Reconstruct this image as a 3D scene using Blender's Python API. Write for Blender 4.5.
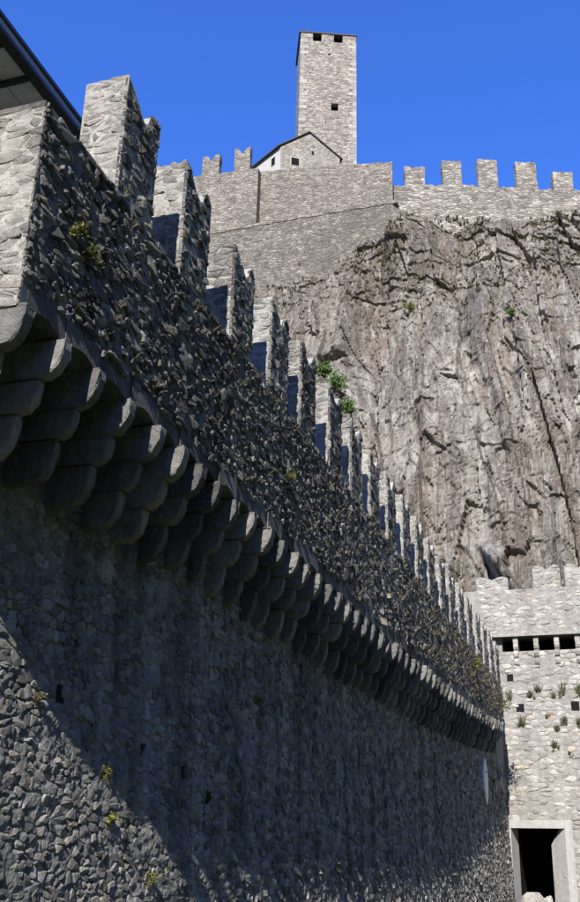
import bpy, bmesh, math, random
import numpy as np
from mathutils import Vector, Matrix

for o in list(bpy.data.objects):
    bpy.data.objects.remove(o)
SC = bpy.context.scene
COL = SC.collection
R = math.radians

# ------------------------------------------------------------------ camera
# world: X right, Y along the fortress wall, Z up; eye at the origin, ground 1.65 m below
F_PX = 1014.83                     # focal length in pixels of a 580 x 902 picture
_vy = np.array([360., 429., F_PX]); _vy /= np.linalg.norm(_vy)
_vz = np.array([60., -2451., F_PX]); _vz -= _vy * (_vz @ _vy); _vz /= np.linalg.norm(_vz)
_vx = np.cross(_vy, _vz)
CM = np.stack([_vx, _vy, _vz], 1)  # world -> (right, down, forward)
cam = bpy.data.cameras.new('camera')
cam.sensor_fit = 'VERTICAL'; cam.sensor_height = 36.0; cam.sensor_width = 36.0
cam.lens = F_PX / 902 * 36.0
cam.clip_start = 0.1; cam.clip_end = 3000
camo = bpy.data.objects.new('camera', cam); COL.objects.link(camo)
_r, _d, _f = CM[0], CM[1], CM[2]
camo.matrix_world = Matrix(((_r[0], -_d[0], -_f[0], 0), (_r[1], -_d[1], -_f[1], 0),
                            (_r[2], -_d[2], -_f[2], 0), (0, 0, 0, 1)))
SC.camera = camo

# ------------------------------------------------------------------ light
SUN = Vector((-0.090, 1.0, -0.79)).normalized()      # direction the light travels
world = bpy.data.worlds.new('World'); SC.world = world; world.use_nodes = True
wn = world.node_tree.nodes; wl = world.node_tree.links
wn.clear()
sky = wn.new('ShaderNodeTexSky'); sky.sky_type = 'NISHITA'; sky.sun_disc = False
sky.sun_elevation = math.asin(-SUN.z); sky.sun_rotation = math.atan2(-SUN.x, -SUN.y)
sky.altitude = 300; sky.air_density = 1.0; sky.dust_density = 0.0; sky.ozone_density = 4.0
bg = wn.new('ShaderNodeBackground'); bg.inputs['Strength'].default_value = 0.10
wo = wn.new('ShaderNodeOutputWorld')
tint = wn.new('ShaderNodeMix'); tint.data_type = 'RGBA'; tint.blend_type = 'MULTIPLY'; tint.inputs[0].default_value = 1.0
tint.inputs[7].default_value = (0.56, 1.0, 2.0, 1)      # deep alpine blue over the whole sky
wl.new(sky.outputs[0], tint.inputs[6]); wl.new(tint.outputs[2], bg.inputs[0]); wl.new(bg.outputs[0], wo.inputs[0])
sun = bpy.data.lights.new('sun', 'SUN'); sun.energy = 5.0; sun.angle = R(0.53); sun.color = (1.0, 0.955, 0.88)
suno = bpy.data.objects.new('sun', sun); COL.objects.link(suno)
suno.rotation_euler = SUN.to_track_quat('-Z', 'Y').to_euler(); suno.location = (10, -40, 60)
SC.view_settings.view_transform = 'Standard'; SC.view_settings.look = 'None'
SC.view_settings.exposure = 0.72; SC.view_settings.gamma = 1.0
SC.render.engine = 'CYCLES'
SC.cycles.max_bounces = 5; SC.cycles.diffuse_bounces = 3

# ------------------------------------------------------------------ materials
def new_mat(name):
    m = bpy.data.materials.new(name); m.use_nodes = True
    nt = m.node_tree; nt.nodes.clear()
    out = nt.nodes.new('ShaderNodeOutputMaterial'); b = nt.nodes.new('ShaderNodeBsdfPrincipled')
    b.inputs['Roughness'].default_value = 0.9; b.inputs['Specular IOR Level'].default_value = 0.2
    nt.links.new(b.outputs[0], out.inputs[0])
    return m, nt, b
def nd(nt, t, **kw):
    n = nt.nodes.new(t)
    for k, v in kw.items(): setattr(n, k, v)
    return n
def noise_n(nt, vec, scale, detail=4, rough=0.6, dist=0.0):
    n = nd(nt, 'ShaderNodeTexNoise'); n.inputs['Scale'].default_value = scale
    n.inputs['Detail'].default_value = detail; n.inputs['Roughness'].default_value = rough
    n.inputs['Distortion'].default_value = dist
    nt.links.new(vec, n.inputs['Vector']); return n.outputs['Fac']
def ramp(nt, fac, stops, interp='LINEAR'):
    r = nd(nt, 'ShaderNodeValToRGB'); cr = r.color_ramp; cr.interpolation = interp
    while len(cr.elements) < len(stops): cr.elements.new(0.5)
    for e, (p, c) in zip(cr.elements, stops):
        e.position = p; e.color = (c, c, c, 1) if isinstance(c, (int, float)) else (*c, 1)
    nt.links.new(fac, r.inputs[0]); return r.outputs[0]
def mix(nt, a, b, fac, mode='MIX'):
    n = nd(nt, 'ShaderNodeMix', data_type='RGBA', blend_type=mode)
    if isinstance(fac, (int, float)): n.inputs[0].default_value = fac
    else: nt.links.new(fac, n.inputs[0])
    for s, v in ((6, a), (7, b)):
        if isinstance(v, tuple): n.inputs[s].default_value = (*v, 1)
        else: nt.links.new(v, n.inputs[s])
    return n.outputs[2]
def bump(nt, b, h, dist, strength=1.0, prev=None):
    n = nd(nt, 'ShaderNodeBump'); n.inputs['Distance'].default_value = dist; n.inputs['Strength'].default_value = strength
    nt.links.new(h, n.inputs['Height'])
    if prev is not None: nt.links.new(prev, n.inputs['Normal'])
    nt.links.new(n.outputs[0], b.inputs['Normal']); return n.outputs[0]
def pos(nt): return nd(nt, 'ShaderNodeNewGeometry').outputs['Position']
def scaled(nt, vec, s, rot=(0, 0, 0)):
    n = nd(nt, 'ShaderNodeMapping'); n.inputs['Scale'].default_value = s; n.inputs['Rotation'].default_value = rot
    nt.links.new(vec, n.inputs[0]); return n.outputs[0]

def stone_material(name, palette, bscale=14, bdist=0.02, lichen=0.35, fine=60, streak=0.6):
    m, nt, b = new_mat(name); p = pos(nt)
    at = nd(nt, 'ShaderNodeAttribute', attribute_name='tone')
    c = ramp(nt, at.outputs['Fac'], palette)
    n1 = noise_n(nt, p, 9, 5, 0.65)
    c = mix(nt, c, ramp(nt, n1, [(0.25, 0.55), (0.5, 0.95), (0.75, 1.25)]), 0.75, 'MULTIPLY')
    n2 = noise_n(nt, p, fine, 3, 0.6)
    c = mix(nt, c, ramp(nt, n2, [(0.3, 0.65), (0.7, 1.25)]), 0.5, 'MULTIPLY')
    n3 = noise_n(nt, p, 1.1, 6, 0.7)
    lic = ramp(nt, n3, [(0.52, 0.0), (0.68, 1.0)])
    k = nd(nt, 'ShaderNodeMath', operation='MULTIPLY'); nt.links.new(lic, k.inputs[0]); k.inputs[1].default_value = lichen
    c = mix(nt, c, (0.075, 0.075, 0.068), k.outputs[0])
    n4 = noise_n(nt, scaled(nt, p, (1, 1, 0.10)), 1.6, 5, 0.65)
    c = mix(nt, c, ramp(nt, n4, [(0.36, 0.45), (0.52, 1.0), (0.68, 1.25)]), streak, 'MULTIPLY')
    nt.links.new(c, b.inputs['Base Color'])
    h1 = noise_n(nt, p, bscale, 8, 0.68)
    pv = bump(nt, b, h1, bdist * 3, 1.0)
    h2 = noise_n(nt, p, bscale * 5, 4, 0.65)
    bump(nt, b, h2, bdist * 0.6, 0.8, pv)
    return m

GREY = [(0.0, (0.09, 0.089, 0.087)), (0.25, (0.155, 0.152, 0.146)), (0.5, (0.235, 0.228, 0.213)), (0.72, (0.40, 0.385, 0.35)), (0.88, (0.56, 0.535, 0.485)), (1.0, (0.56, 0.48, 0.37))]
PALE = [(0.0, (0.24, 0.225, 0.20)), (0.3, (0.32, 0.30, 0.27)), (0.6, (0.38, 0.36, 0.325)), (0.88, (0.50, 0.475, 0.43)), (1.0, (0.47, 0.39, 0.29))]
M_STONE = stone_material('rubble_stone', GREY, 15, 0.045, 0.5, 60, 0.75)
M_CORBEL = stone_material('corbel_stone', [(0, (0.12, 0.12, 0.118)), (1, (0.29, 0.283, 0.265))], 9, 0.024, 0.7)
M_GATE = stone_material('gate_stone', PALE, 7, 0.02, 0.15, 25, 0.35)

def mortar_material(name, lo, hi, bs=10, bd=0.03, streak=0.25):
    m, nt, b = new_mat(name); p = pos(nt)
    n1 = noise_n(nt, p, 4, 6, 0.7)
    c = ramp(nt, n1, [(0.3, lo), (0.7, hi)])
    n2 = noise_n(nt, p, 45, 4, 0.6)
    c = mix(nt, c, ramp(nt, n2, [(0.3, 0.6), (0.7, 1.2)]), 0.6, 'MULTIPLY')
    n4 = noise_n(nt, scaled(nt, p, (1, 1, 0.10)), 1.6, 5, 0.65)
    c = mix(nt, c, ramp(nt, n4, [(0.36, 0.45), (0.52, 1.0), (0.68, 1.25)]), streak, 'MULTIPLY')
    nt.links.new(c, b.inputs['Base Color'])
    pv = bump(nt, b, noise_n(nt, p, bs, 6, 0.65), bd * 2, 1.0)
    bump(nt, b, noise_n(nt, p, bs * 6, 3, 0.6), bd * 0.4, 1.0, pv)
    return m
M_MORTAR = mortar_material('old_mortar', (0.17, 0.166, 0.158), (0.40, 0.39, 0.36), 15, 0.04, 0.8)
M_LIT_RENDER = mortar_material('lit_lime_mortar', (0.31, 0.30, 0.27), (0.49, 0.475, 0.43), 9, 0.03)  # lime mortar, sunlight on merlons and parapet end added into its colour
M_GMORTAR = mortar_material('gate_mortar', (0.24, 0.228, 0.205), (0.39, 0.37, 0.335), 6)
M_CONCRETE = mortar_material('concrete', (0.33, 0.32, 0.30), (0.46, 0.45, 0.425), 3, 0.006)
M_DARKWALL = mortar_material('shade_dark_wall', (0.02, 0.02, 0.02), (0.04, 0.038, 0.036), 4, 0.02)  # near-black colour puts shade into the slot lining and passage

def masonry_material(name, lo, hi, cell=(2.2, 2.2, 6.0), stain=0.5, warm=(0.42, 0.36, 0.28)):
    """far masonry: stones about 0.5 x 0.25 m too small to tell apart"""
    m, nt, b = new_mat(name); p = pos(nt)
    wob = nd(nt, 'ShaderNodeVectorMath', operation='ADD')
    nz = nd(nt, 'ShaderNodeTexNoise'); nz.inputs['Scale'].default_value = 1.2; nz.inputs['Detail'].default_value = 3
    nt.links.new(p, nz.inputs['Vector'])
    sc_ = nd(nt, 'ShaderNodeVectorMath', operation='SCALE'); sc_.inputs['Scale'].default_value = 0.35
    nt.links.new(nz.outputs['Color'], sc_.inputs[0])
    nt.links.new(p, wob.inputs[0]); nt.links.new(sc_.outputs[0], wob.inputs[1])
    v = scaled(nt, wob.outputs[0], cell)
    vo = nd(nt, 'ShaderNodeTexVoronoi', feature='F1'); vo.inputs['Scale'].default_value = 1; nt.links.new(v, vo.inputs['Vector'])
    ve = nd(nt, 'ShaderNodeTexVoronoi', feature='DISTANCE_TO_EDGE'); ve.inputs['Scale'].default_value = 1; nt.links.new(v, ve.inputs['Vector'])
    sep = nd(nt, 'ShaderNodeSeparateColor'); nt.links.new(vo.outputs['Color'], sep.inputs[0])
    mid = tuple((a + c) / 2 for a, c in zip(lo, hi))
    c = ramp(nt, sep.outputs[0], [(0.0, lo), (0.45, mid), (0.85, hi), (1.0, warm)])
    joint = ramp(nt, ve.outputs['Distance'], [(0.0, 0.5), (0.08, 0.0)])
    c = mix(nt, c, mid, 0.08)
    c = mix(nt, c, tuple(x * 0.62 for x in mid), joint)
    n0 = noise_n(nt, p, 0.9, 6, 0.75)
    c = mix(nt, c, ramp(nt, n0, [(0.3, 0.6), (0.5, 1.0), (0.7, 1.25)]), 0.7, 'MULTIPLY')
    n1 = noise_n(nt, scaled(nt, p, (1, 1, 0.45)), 0.35, 6, 0.7)
    st = ramp(nt, n1, [(0.42, 0.0), (0.66, stain)])
    c = mix(nt, c, (0.15, 0.135, 0.115), st)
    n2 = noise_n(nt, scaled(nt, p, (0.6, 0.6, 1.2)), 4.5, 6, 0.75)
    c = mix(nt, c, ramp(nt, n2, [(0.3, 0.5), (0.5, 0.95), (0.7, 1.35)]), 0.85, 'MULTIPLY')
    nt.links.new(c, b.inputs['Base Color'])
    hh = ramp(nt, ve.outputs['Distance'], [(0.0, 0.0), (0.14, 1.0)])
    pv = bump(nt, b, hh, 0.06, 0.9)
    pv = bump(nt, b, sep.outputs[1], 0.10, 0.8, pv)
    bump(nt, b, n2, 0.12, 0.7, pv)
    return m
M_CASTLE = masonry_material('castle_masonry', (0.19, 0.17, 0.145), (0.42, 0.38, 0.325), stain=0.45)
M_TOWER = masonry_material('tower_masonry', (0.22, 0.195, 0.165), (0.52, 0.47, 0.405), (1.9, 1.9, 5.0), stain=0.15)
M_RETAIN = masonry_material('retaining_masonry', (0.16, 0.145, 0.125), (0.31, 0.28, 0.24), (2.2, 2.2, 5.2), stain=0.85)
M_RUBBLE = masonry_material('rubble_masonry', (0.18, 0.165, 0.14), (0.54, 0.50, 0.435), (1.8, 1.8, 4.0), stain=0.6)

def plain(name, col, rough=0.6, spec=0.3, metal=0.0, ns=0.0):
    m, nt, b = new_mat(name); b.inputs['Roughness'].default_value = rough
    b.inputs['Specular IOR Level'].default_value = spec; b.inputs['Metallic'].default_value = metal
    p = pos(nt); n = noise_n(nt, p, 6, 5, 0.65)
    c = mix(nt, col, ramp(nt, n, [(0.3, 0.75), (0.7, 1.2)]), 0.6, 'MULTIPLY')
    nt.links.new(c, b.inputs['Base Color'])
    if ns: bump(nt, b, noise_n(nt, p, 20, 4), ns)
    return m
M_FASCIA = plain('painted_steel', (0.30, 0.33, 0.40), 0.35, 0.5)
M_DARKSTEEL = plain('dark_steel', (0.015, 0.017, 0.022), 0.4, 0.5)
M_SOFFIT = plain('soffit_board', (0.62, 0.60, 0.57), 0.8, 0.2, 0, 0.004)
M_HOUSE = masonry_material('house_masonry', (0.36, 0.33, 0.28), (0.54, 0.50, 0.43), (2.8, 2.8, 6), stain=0.1)
M_PLASTER = plain('pale_plaster', (0.50, 0.475, 0.42), 0.9, 0.2, 0, 0.02)
M_SLATE = plain('roof_slate', (0.07, 0.065, 0.06), 0.7, 0.3, 0, 0.03)
M_VOID = plain('dark_opening', (0.012, 0.012, 0.013), 0.9, 0.1)
M_SUNPATCH = plain('sun_patch_white', (0.85, 0.84, 0.80), 0.9, 0.2, 0, 0.01)  # near-white that stands in for sunlight on the wall

def leaf_material(name, c0, c1, c2):
    m, nt, b = new_mat(name)
    at = nd(nt, 'ShaderNodeAttribute', attribute_name='tone')
    c = ramp(nt, at.outputs['Fac'], [(0, c0), (0.5, c1), (1, c2)])
    nt.links.new(c, b.inputs['Base Color']); b.inputs['Roughness'].default_value = 0.6
    tr = nd(nt, 'ShaderNodeBsdfTranslucent'); nt.links.new(c, tr.inputs[0])
    mx = nd(nt, 'ShaderNodeMixShader'); mx.inputs[0].default_value = 0.3
    out = [n for n in nt.nodes if n.type == 'OUTPUT_MATERIAL'][0]
    nt.links.new(b.outputs[0], mx.inputs[1]); nt.links.new(tr.outputs[0], mx.inputs[2]); nt.links.new(mx.outputs[0], out.inputs[0])
    return m
M_LEAF = leaf_material('fresh_leaves', (0.06, 0.13, 0.025), (0.13, 0.23, 0.05), (0.24, 0.34, 0.10))
M_TUFT = leaf_material('grey_green_leaves', (0.14, 0.16, 0.08), (0.22, 0.24, 0.13), (0.36, 0.36, 0.22))
M_DRY = leaf_material('dry_stalks', (0.07, 0.06, 0.04), (0.15, 0.125, 0.08), (0.26, 0.23, 0.14))
M_MOSS = leaf_material('moss_leaves', (0.09, 0.10, 0.02), (0.17, 0.17, 0.04), (0.30, 0.28, 0.08))
M_TURF = leaf_material('dry_turf', (0.10, 0.10, 0.04), (0.19, 0.17, 0.08), (0.32, 0.28, 0.15))
M_STEM = plain('plant_stem', (0.10, 0.08, 0.05), 0.9)

# ------------------------------------------------------------------ object helpers
WLOC = {}
def link(o, parent, wloc):
    COL.objects.link(o); WLOC[o.name] = Vector(wloc)
    if parent is not None:
        o.parent = parent; o.location = Vector(wloc) - WLOC[parent.name]
    else: o.location = wloc
    return o
def tag(o, label=None, cat=None, group=None, kind=None):
    if label: o['label'] = label
    if cat: o['category'] = cat
    if group: o['group'] = group
    if kind: o['kind'] = kind
    return o
def empty(name, loc): return link(bpy.data.objects.new(name, None), None, loc)
def mk(name, V, Fc, mat, parent=None, tones=None, smooth=False, origin=None):
    V = np.asarray(V, float).reshape(-1, 3)
    if origin is None:
        origin = (V[:, 0].mean(), V[:, 1].mean(), V[:, 2].min())
    me = bpy.data.meshes.new(name)
    me.from_pydata((V - np.array(origin)).tolist(), [], Fc)
    if tones is not None:
        a = me.attributes.new('tone', 'FLOAT', 'FACE')
        if isinstance(tones, (int, float)): tones = [tones] * len(Fc)
        a.data.foreach_set('value', np.asarray(tones, np.float32))
    if smooth: me.polygons.foreach_set('use_smooth', [True] * len(me.polygons))
    me.materials.append(mat); me.update()
    return link(bpy.data.objects.new(name, me), parent, origin)
class MB:
    def __init__(s): s.V = []; s.F = []; s.T = []
    def add(s, V, Fc, t=0.5):
        n = len(s.V); s.V.extend(V); s.F.extend([[i + n for i in f] for f in Fc]); s.T.extend([t] * len(Fc)); return s
    def box(s, x0, x1, y0, y1, z0, z1, t=0.5):
        V = [(x0, y0, z0), (x1, y0, z0), (x1, y1, z0), (x0, y1, z0), (x0, y0, z1), (x1, y0, z1), (x1, y1, z1), (x0, y1, z1)]
        return s.add(V, [(0, 3, 2, 1), (4, 5, 6, 7), (0, 1, 5, 4), (1, 2, 6, 5), (2, 3, 7, 6), (3, 0, 4, 7)], t)
    def prism(s, poly, f0, f1, t=0.5):
        """poly in 2-D (CCW seen from the f1 side); f0/f1 map (a,b) to 3-D for the two caps"""
        n = len(poly)
        V = [f0(*p) for p in poly] + [f1(*p) for p in poly]
        Fc = [tuple(range(n - 1, -1, -1)), tuple(range(n, 2 * n))] + [(i, (i + 1) % n, n + (i + 1) % n, n + i) for i in range(n)]
        return s.add(V, Fc, t)
    def tube(s, pts, r0, r1, n=5, t=0.5):
        rings = []
        for i, p in enumerate(pts):
            p = Vector(p); d = (Vector(pts[min(i + 1, len(pts) - 1)]) - Vector(pts[max(i - 1, 0)])).normalized()
            a = d.orthogonal().normalized(); b = d.cross(a); r = r0 + (r1 - r0) * i / max(1, len(pts) - 1)
            rings.append([tuple(p + (a * math.cos(2 * math.pi * k / n) + b * math.sin(2 * math.pi * k / n)) * r) for k in range(n)])
        V = [v for q in rings for v in q]; Fc = []
        for i in range(len(rings) - 1):
            for k in range(n): Fc.append((i * n + k, i * n + (k + 1) % n, (i + 1) * n + (k + 1) % n, (i + 1) * n + k))
        return s.add(V, Fc, t)
    def build(s, name, mat, parent=None, mat2=None, split=0, **kw):
        o = mk(name, s.V, s.F, mat, parent, tones=s.T, **kw)
        if mat2 is not None:                      # faces from index `split` on take the second material
            o.data.materials.append(mat2)
            o.data.polygons.foreach_set('material_index', [0 if i < split else 1 for i in range(len(s.F))])
        return o
def project(p):
    c = CM @ np.asarray(p, float)
    if c[2] < 0.2: return None
    return 290 + F_PX * c[0] / c[2], 451 + F_PX * c[1] / c[2]

# ------------------------------------------------------------------ numpy noise (rock, terrain)
def _h(ix, iy, seed):
    n = (ix.astype(np.int64) * 374761393 + iy.astype(np.int64) * 668265263 + seed * 982451653) & 0xffffffff
    n = ((n ^ (n >> 13)) * 1274126177) & 0xffffffff
    n = ((n ^ (n >> 16)) * 2246822519) & 0xffffffff
    return ((n ^ (n >> 15)) & 0xffffff) / float(0x1000000)
def vnoise(x, y, seed=0):
    ix = np.floor(x); iy = np.floor(y); fx = x - ix; fy = y - iy
    fx = fx * fx * (3 - 2 * fx); fy = fy * fy * (3 - 2 * fy)
    a = _h(ix, iy, seed); b = _h(ix + 1, iy, seed); c = _h(ix, iy + 1, seed); d = _h(ix + 1, iy + 1, seed)
    return (a + (b - a) * fx) * (1 - fy) + (c + (d - c) * fx) * fy
def fbm(x, y, seed=0, octs=4):
    s = 0; a = 0.5; t = 0
    for k in range(octs):
        s = s + a * vnoise(x * 2 ** k, y * 2 ** k, seed + 17 * k); t += a; a *= 0.5
    return s / t - 0.5
def voro(x, y, seed=0):
    ix = np.floor(x); iy = np.floor(y)
    f1 = np.full(x.shape, 9.0); f2 = np.full(x.shape, 9.0)
    r1 = np.zeros(x.shape); r2 = np.zeros(x.shape); r3 = np.zeros(x.shape); dx1 = np.zeros(x.shape); dy1 = np.zeros(x.shape)
    for i in (-1, 0, 1):
        for j in (-1, 0, 1):
            cx = ix + i; cy = iy + j
            px = cx + 0.1 + 0.8 * _h(cx, cy, seed); py = cy + 0.1 + 0.8 * _h(cx, cy, seed + 1)
            dx = x - px; dy = y - py; d = np.sqrt(dx * dx + dy * dy)
            n1 = d < f1
            f2 = np.where(n1, f1, np.minimum(f2, d))
            r1 = np.where(n1, _h(cx, cy, seed + 2), r1); r2 = np.where(n1, _h(cx, cy, seed + 3), r2); r3 = np.where(n1, _h(cx, cy, seed + 4), r3)
            dx1 = np.where(n1, dx, dx1); dy1 = np.where(n1, dy, dy1); f1 = np.where(n1, d, f1)
    return r1, r2, r3, dx1, dy1, f2 - f1

# ------------------------------------------------------------------ rubble: irregular stones laid in rough courses
def cells(u0, u1, v0, v1, su, sv, rng, jit=0.42, drop=0.14):
    nu = max(1, round((u1 - u0) / su)); nv = max(1, round((v1 - v0) / sv))
    su = (u1 - u0) / nu; sv = (v1 - v0) / nv
    P = {}
    for j in range(nv):
        off = rng.uniform(0, 1)
        for i in range(-1, nu + 1):
            if rng.random() < drop: continue
            P[(i, j)] = ((i + 0.5 + (off - 0.5) + rng.uniform(-jit, jit)), j + 0.5 + rng.uniform(-jit, jit) * 0.75)
    out = []
    for (i, j), (px, py) in P.items():
        poly = [(max(0, px - 2.2), max(0, py - 1.7)), (min(nu, px + 2.2), max(0, py - 1.7)),
                (min(nu, px + 2.2), min(nv, py + 1.7)), (max(0, px - 2.2), min(nv, py + 1.7))]
        if poly[0][0] >= poly[1][0]: continue
        for dj in (-2, -1, 0, 1, 2):
            for di in (-2, -1, 0, 1, 2):
                if di == 0 and dj == 0: continue
                q = P.get((i + di, j + dj))
                if q is None: continue
                nx = q[0] - px; ny = (q[1] - py)
                c = nx * (px + q[0]) / 2 + ny * (py + q[1]) / 2
                res = []; k = len(poly)
                dd = [nx * a + ny * b - c for a, b in poly]
                if max(dd) <= 0: continue
                for m in range(k):
                    a = poly[m]; b = poly[(m + 1) % k]; da = dd[m]; db = dd[(m + 1) % k]
                    if da <= 0: res.append(a)
                    if (da < 0 < db) or (db < 0 < da):
                        t = da / (da - db); res.append((a[0] + t * (b[0] - a[0]), a[1] + t * (b[1] - a[1])))
                poly = res
                if len(poly) < 3: break
            if len(poly) < 3: break
        if len(poly) >= 3:
            out.append([(u0 + a * su, v0 + b * sv) for a, b in poly])
    return out

def stone_mesh(poly, place, rng, gap=0.012, proud=(0.0, 0.05), tilt=0.12, depth=0.05, fine=True, bev=0.02):
    cx = sum(p[0] for p in poly) / len(poly); cy = sum(p[1] for p in poly) / len(poly)
    n = len(poly)
    pts = []
    for k in range(n):
        a = poly[k]; b = poly[(k + 1) % n]
        l = math.hypot(b[0] - a[0], b[1] - a[1])
        if l < 0.02: continue
        if fine or l > 0.12:
            pts.append((a[0] + (b[0] - a[0]) * 0.13, a[1] + (b[1] - a[1]) * 0.13)); pts.append((a[0] + (b[0] - a[0]) * 0.87, a[1] + (b[1] - a[1]) * 0.87))
        else: pts.append(((a[0] + b[0]) / 2, (a[1] + b[1]) / 2))
    if len(pts) < 3: return None
    base = []; ring = []; top = []
    pr = rng.uniform(*proud); tu = rng.gauss(0, tilt); tv = rng.gauss(0, tilt)
    for (a, b) in pts:
        dx = a - cx; dy = b - cy; l = math.hypot(dx, dy) or 1e-6
        g = gap * rng.uniform(0.6, 1.7)
        s = max(0.35, 1 - g / l)
        A = (cx + dx * s, cy + dy * s)
        s2 = max(0.2, 1 - (g + bev * rng.uniform(0.7, 1.9)) / l)
        B = (cx + dx * s2, cy + dy * s2)
        h = pr + tu * dx * s2 + tv * dy * s2 + rng.uniform(-0.008, 0.008)
        h = max(h, -depth * 0.6)
        base.append(place(A[0], A[1], -depth)); ring.append(place(A[0], A[1], h - bev * rng.uniform(0.6, 1.1)))
        top.append(place(B[0], B[1], h))
    k = len(pts)
    V = base + ring + top + [place(cx, cy, pr + rng.uniform(0.0, 0.018))]
    Fc = []
    for i in range(k):
        j = (i + 1) % k
        Fc.append((i, j, k + j, k + i)); Fc.append((k + i, k + j, 2 * k + j, 2 * k + i)); Fc.append((2 * k + i, 2 * k + j, 3 * k))
    return V, Fc
def area3(V):
    q = [project(v) for v in V]
    if any(p is None for p in q): return 0, None
    s = sum(q[i][0] * q[(i + 1) % len(q)][1] - q[(i + 1) % len(q)][0] * q[i][1] for i in range(len(q)))
    return s / 2, (sum(p[0] for p in q) / len(q), sum(p[1] for p in q) / len(q))

# ================================================================== SETTING
rng = random.Random(7)
# ground: one sheet to the horizon, a little uneven near the wall
def make_ground():
    xs = np.concatenate([np.linspace(-900, -60, 8), np.linspace(-55, 60, 47), np.linspace(70, 900, 8)])
    ys = np.concatenate([np.linspace(-900, -40, 8), np.linspace(-35, 100, 55), np.linspace(110, 1500, 10)])
    X, Y = np.meshgrid(xs, ys); Z = -1.65 + 0.35 * fbm(X / 9, Y / 9, 3) * (np.abs(X) < 60) - 0.03
    n = len(xs); V = np.stack([X, Y, Z], -1).reshape(-1, 3)
    Fc = [(j * n + i, j * n + i + 1, (j + 1) * n + i + 1, (j + 1) * n + i) for j in range(len(ys) - 1) for i in range(n - 1)]
    m, nt, b = new_mat('dry_meadow'); p = pos(nt)
    c = ramp(nt, noise_n(nt, p, 0.6, 8, 0.7), [(0.3, (0.03, 0.045, 0.015)), (0.55, (0.05, 0.065, 0.025)), (0.75, (0.09, 0.085, 0.05))])
    nt.links.new(c, b.inputs['Base Color']); bump(nt, b, noise_n(nt, p, 14, 6), 0.06)
    tag(mk('ground', V, Fc, m, smooth=True, origin=(0, 0, -1.65)), kind='structure')
make_ground()

# unseen wooded valley sides right and behind, added to cut sky fill
def make_sky_block_mountains():
    th = np.radians(np.linspace(-175, 62, 120)); rr = np.concatenate([np.linspace(150, 620, 26), [900, 1300]])
    T_, R_ = np.meshgrid(th, rr)
    el = np.interp(np.degrees(T_), [-175, -120, -70, -45, 0, 40, 62], [16, 23, 26, 32, 36, 34, 16])
    t = np.clip((R_ - 150) / 470, 0, 1)
    X = R_ * np.cos(T_); Y = R_ * np.sin(T_)
    Z = -1.9 + np.tan(np.radians(el)) * 620 * t ** 0.9 * (1 + 0.22 * fbm(X / 90, Y / 90, 91, 5)) + 9 * t * fbm(X / 14, Y / 14, 92, 3)
    n = len(th); V = np.stack([X, Y, Z], -1).reshape(-1, 3)
    Fc = [(j * n + i, j * n + i + 1, (j + 1) * n + i + 1, (j + 1) * n + i) for j in range(len(rr) - 1) for i in range(n - 1)]
    m, nt, b = new_mat('sky_block_woods'); p = pos(nt)
    c = ramp(nt, noise_n(nt, p, 0.06, 8, 0.75), [(0.3, (0.018, 0.032, 0.012)), (0.6, (0.04, 0.06, 0.022)), (0.8, (0.08, 0.08, 0.05))])
    nt.links.new(c, b.inputs['Base Color']); bump(nt, b, noise_n(nt, p, 0.12, 6), 8)
    tag(mk('sky_block_mountains', V, Fc, m, origin=(0, 0, -1.65)), kind='structure')
make_sky_block_mountains()

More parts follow.
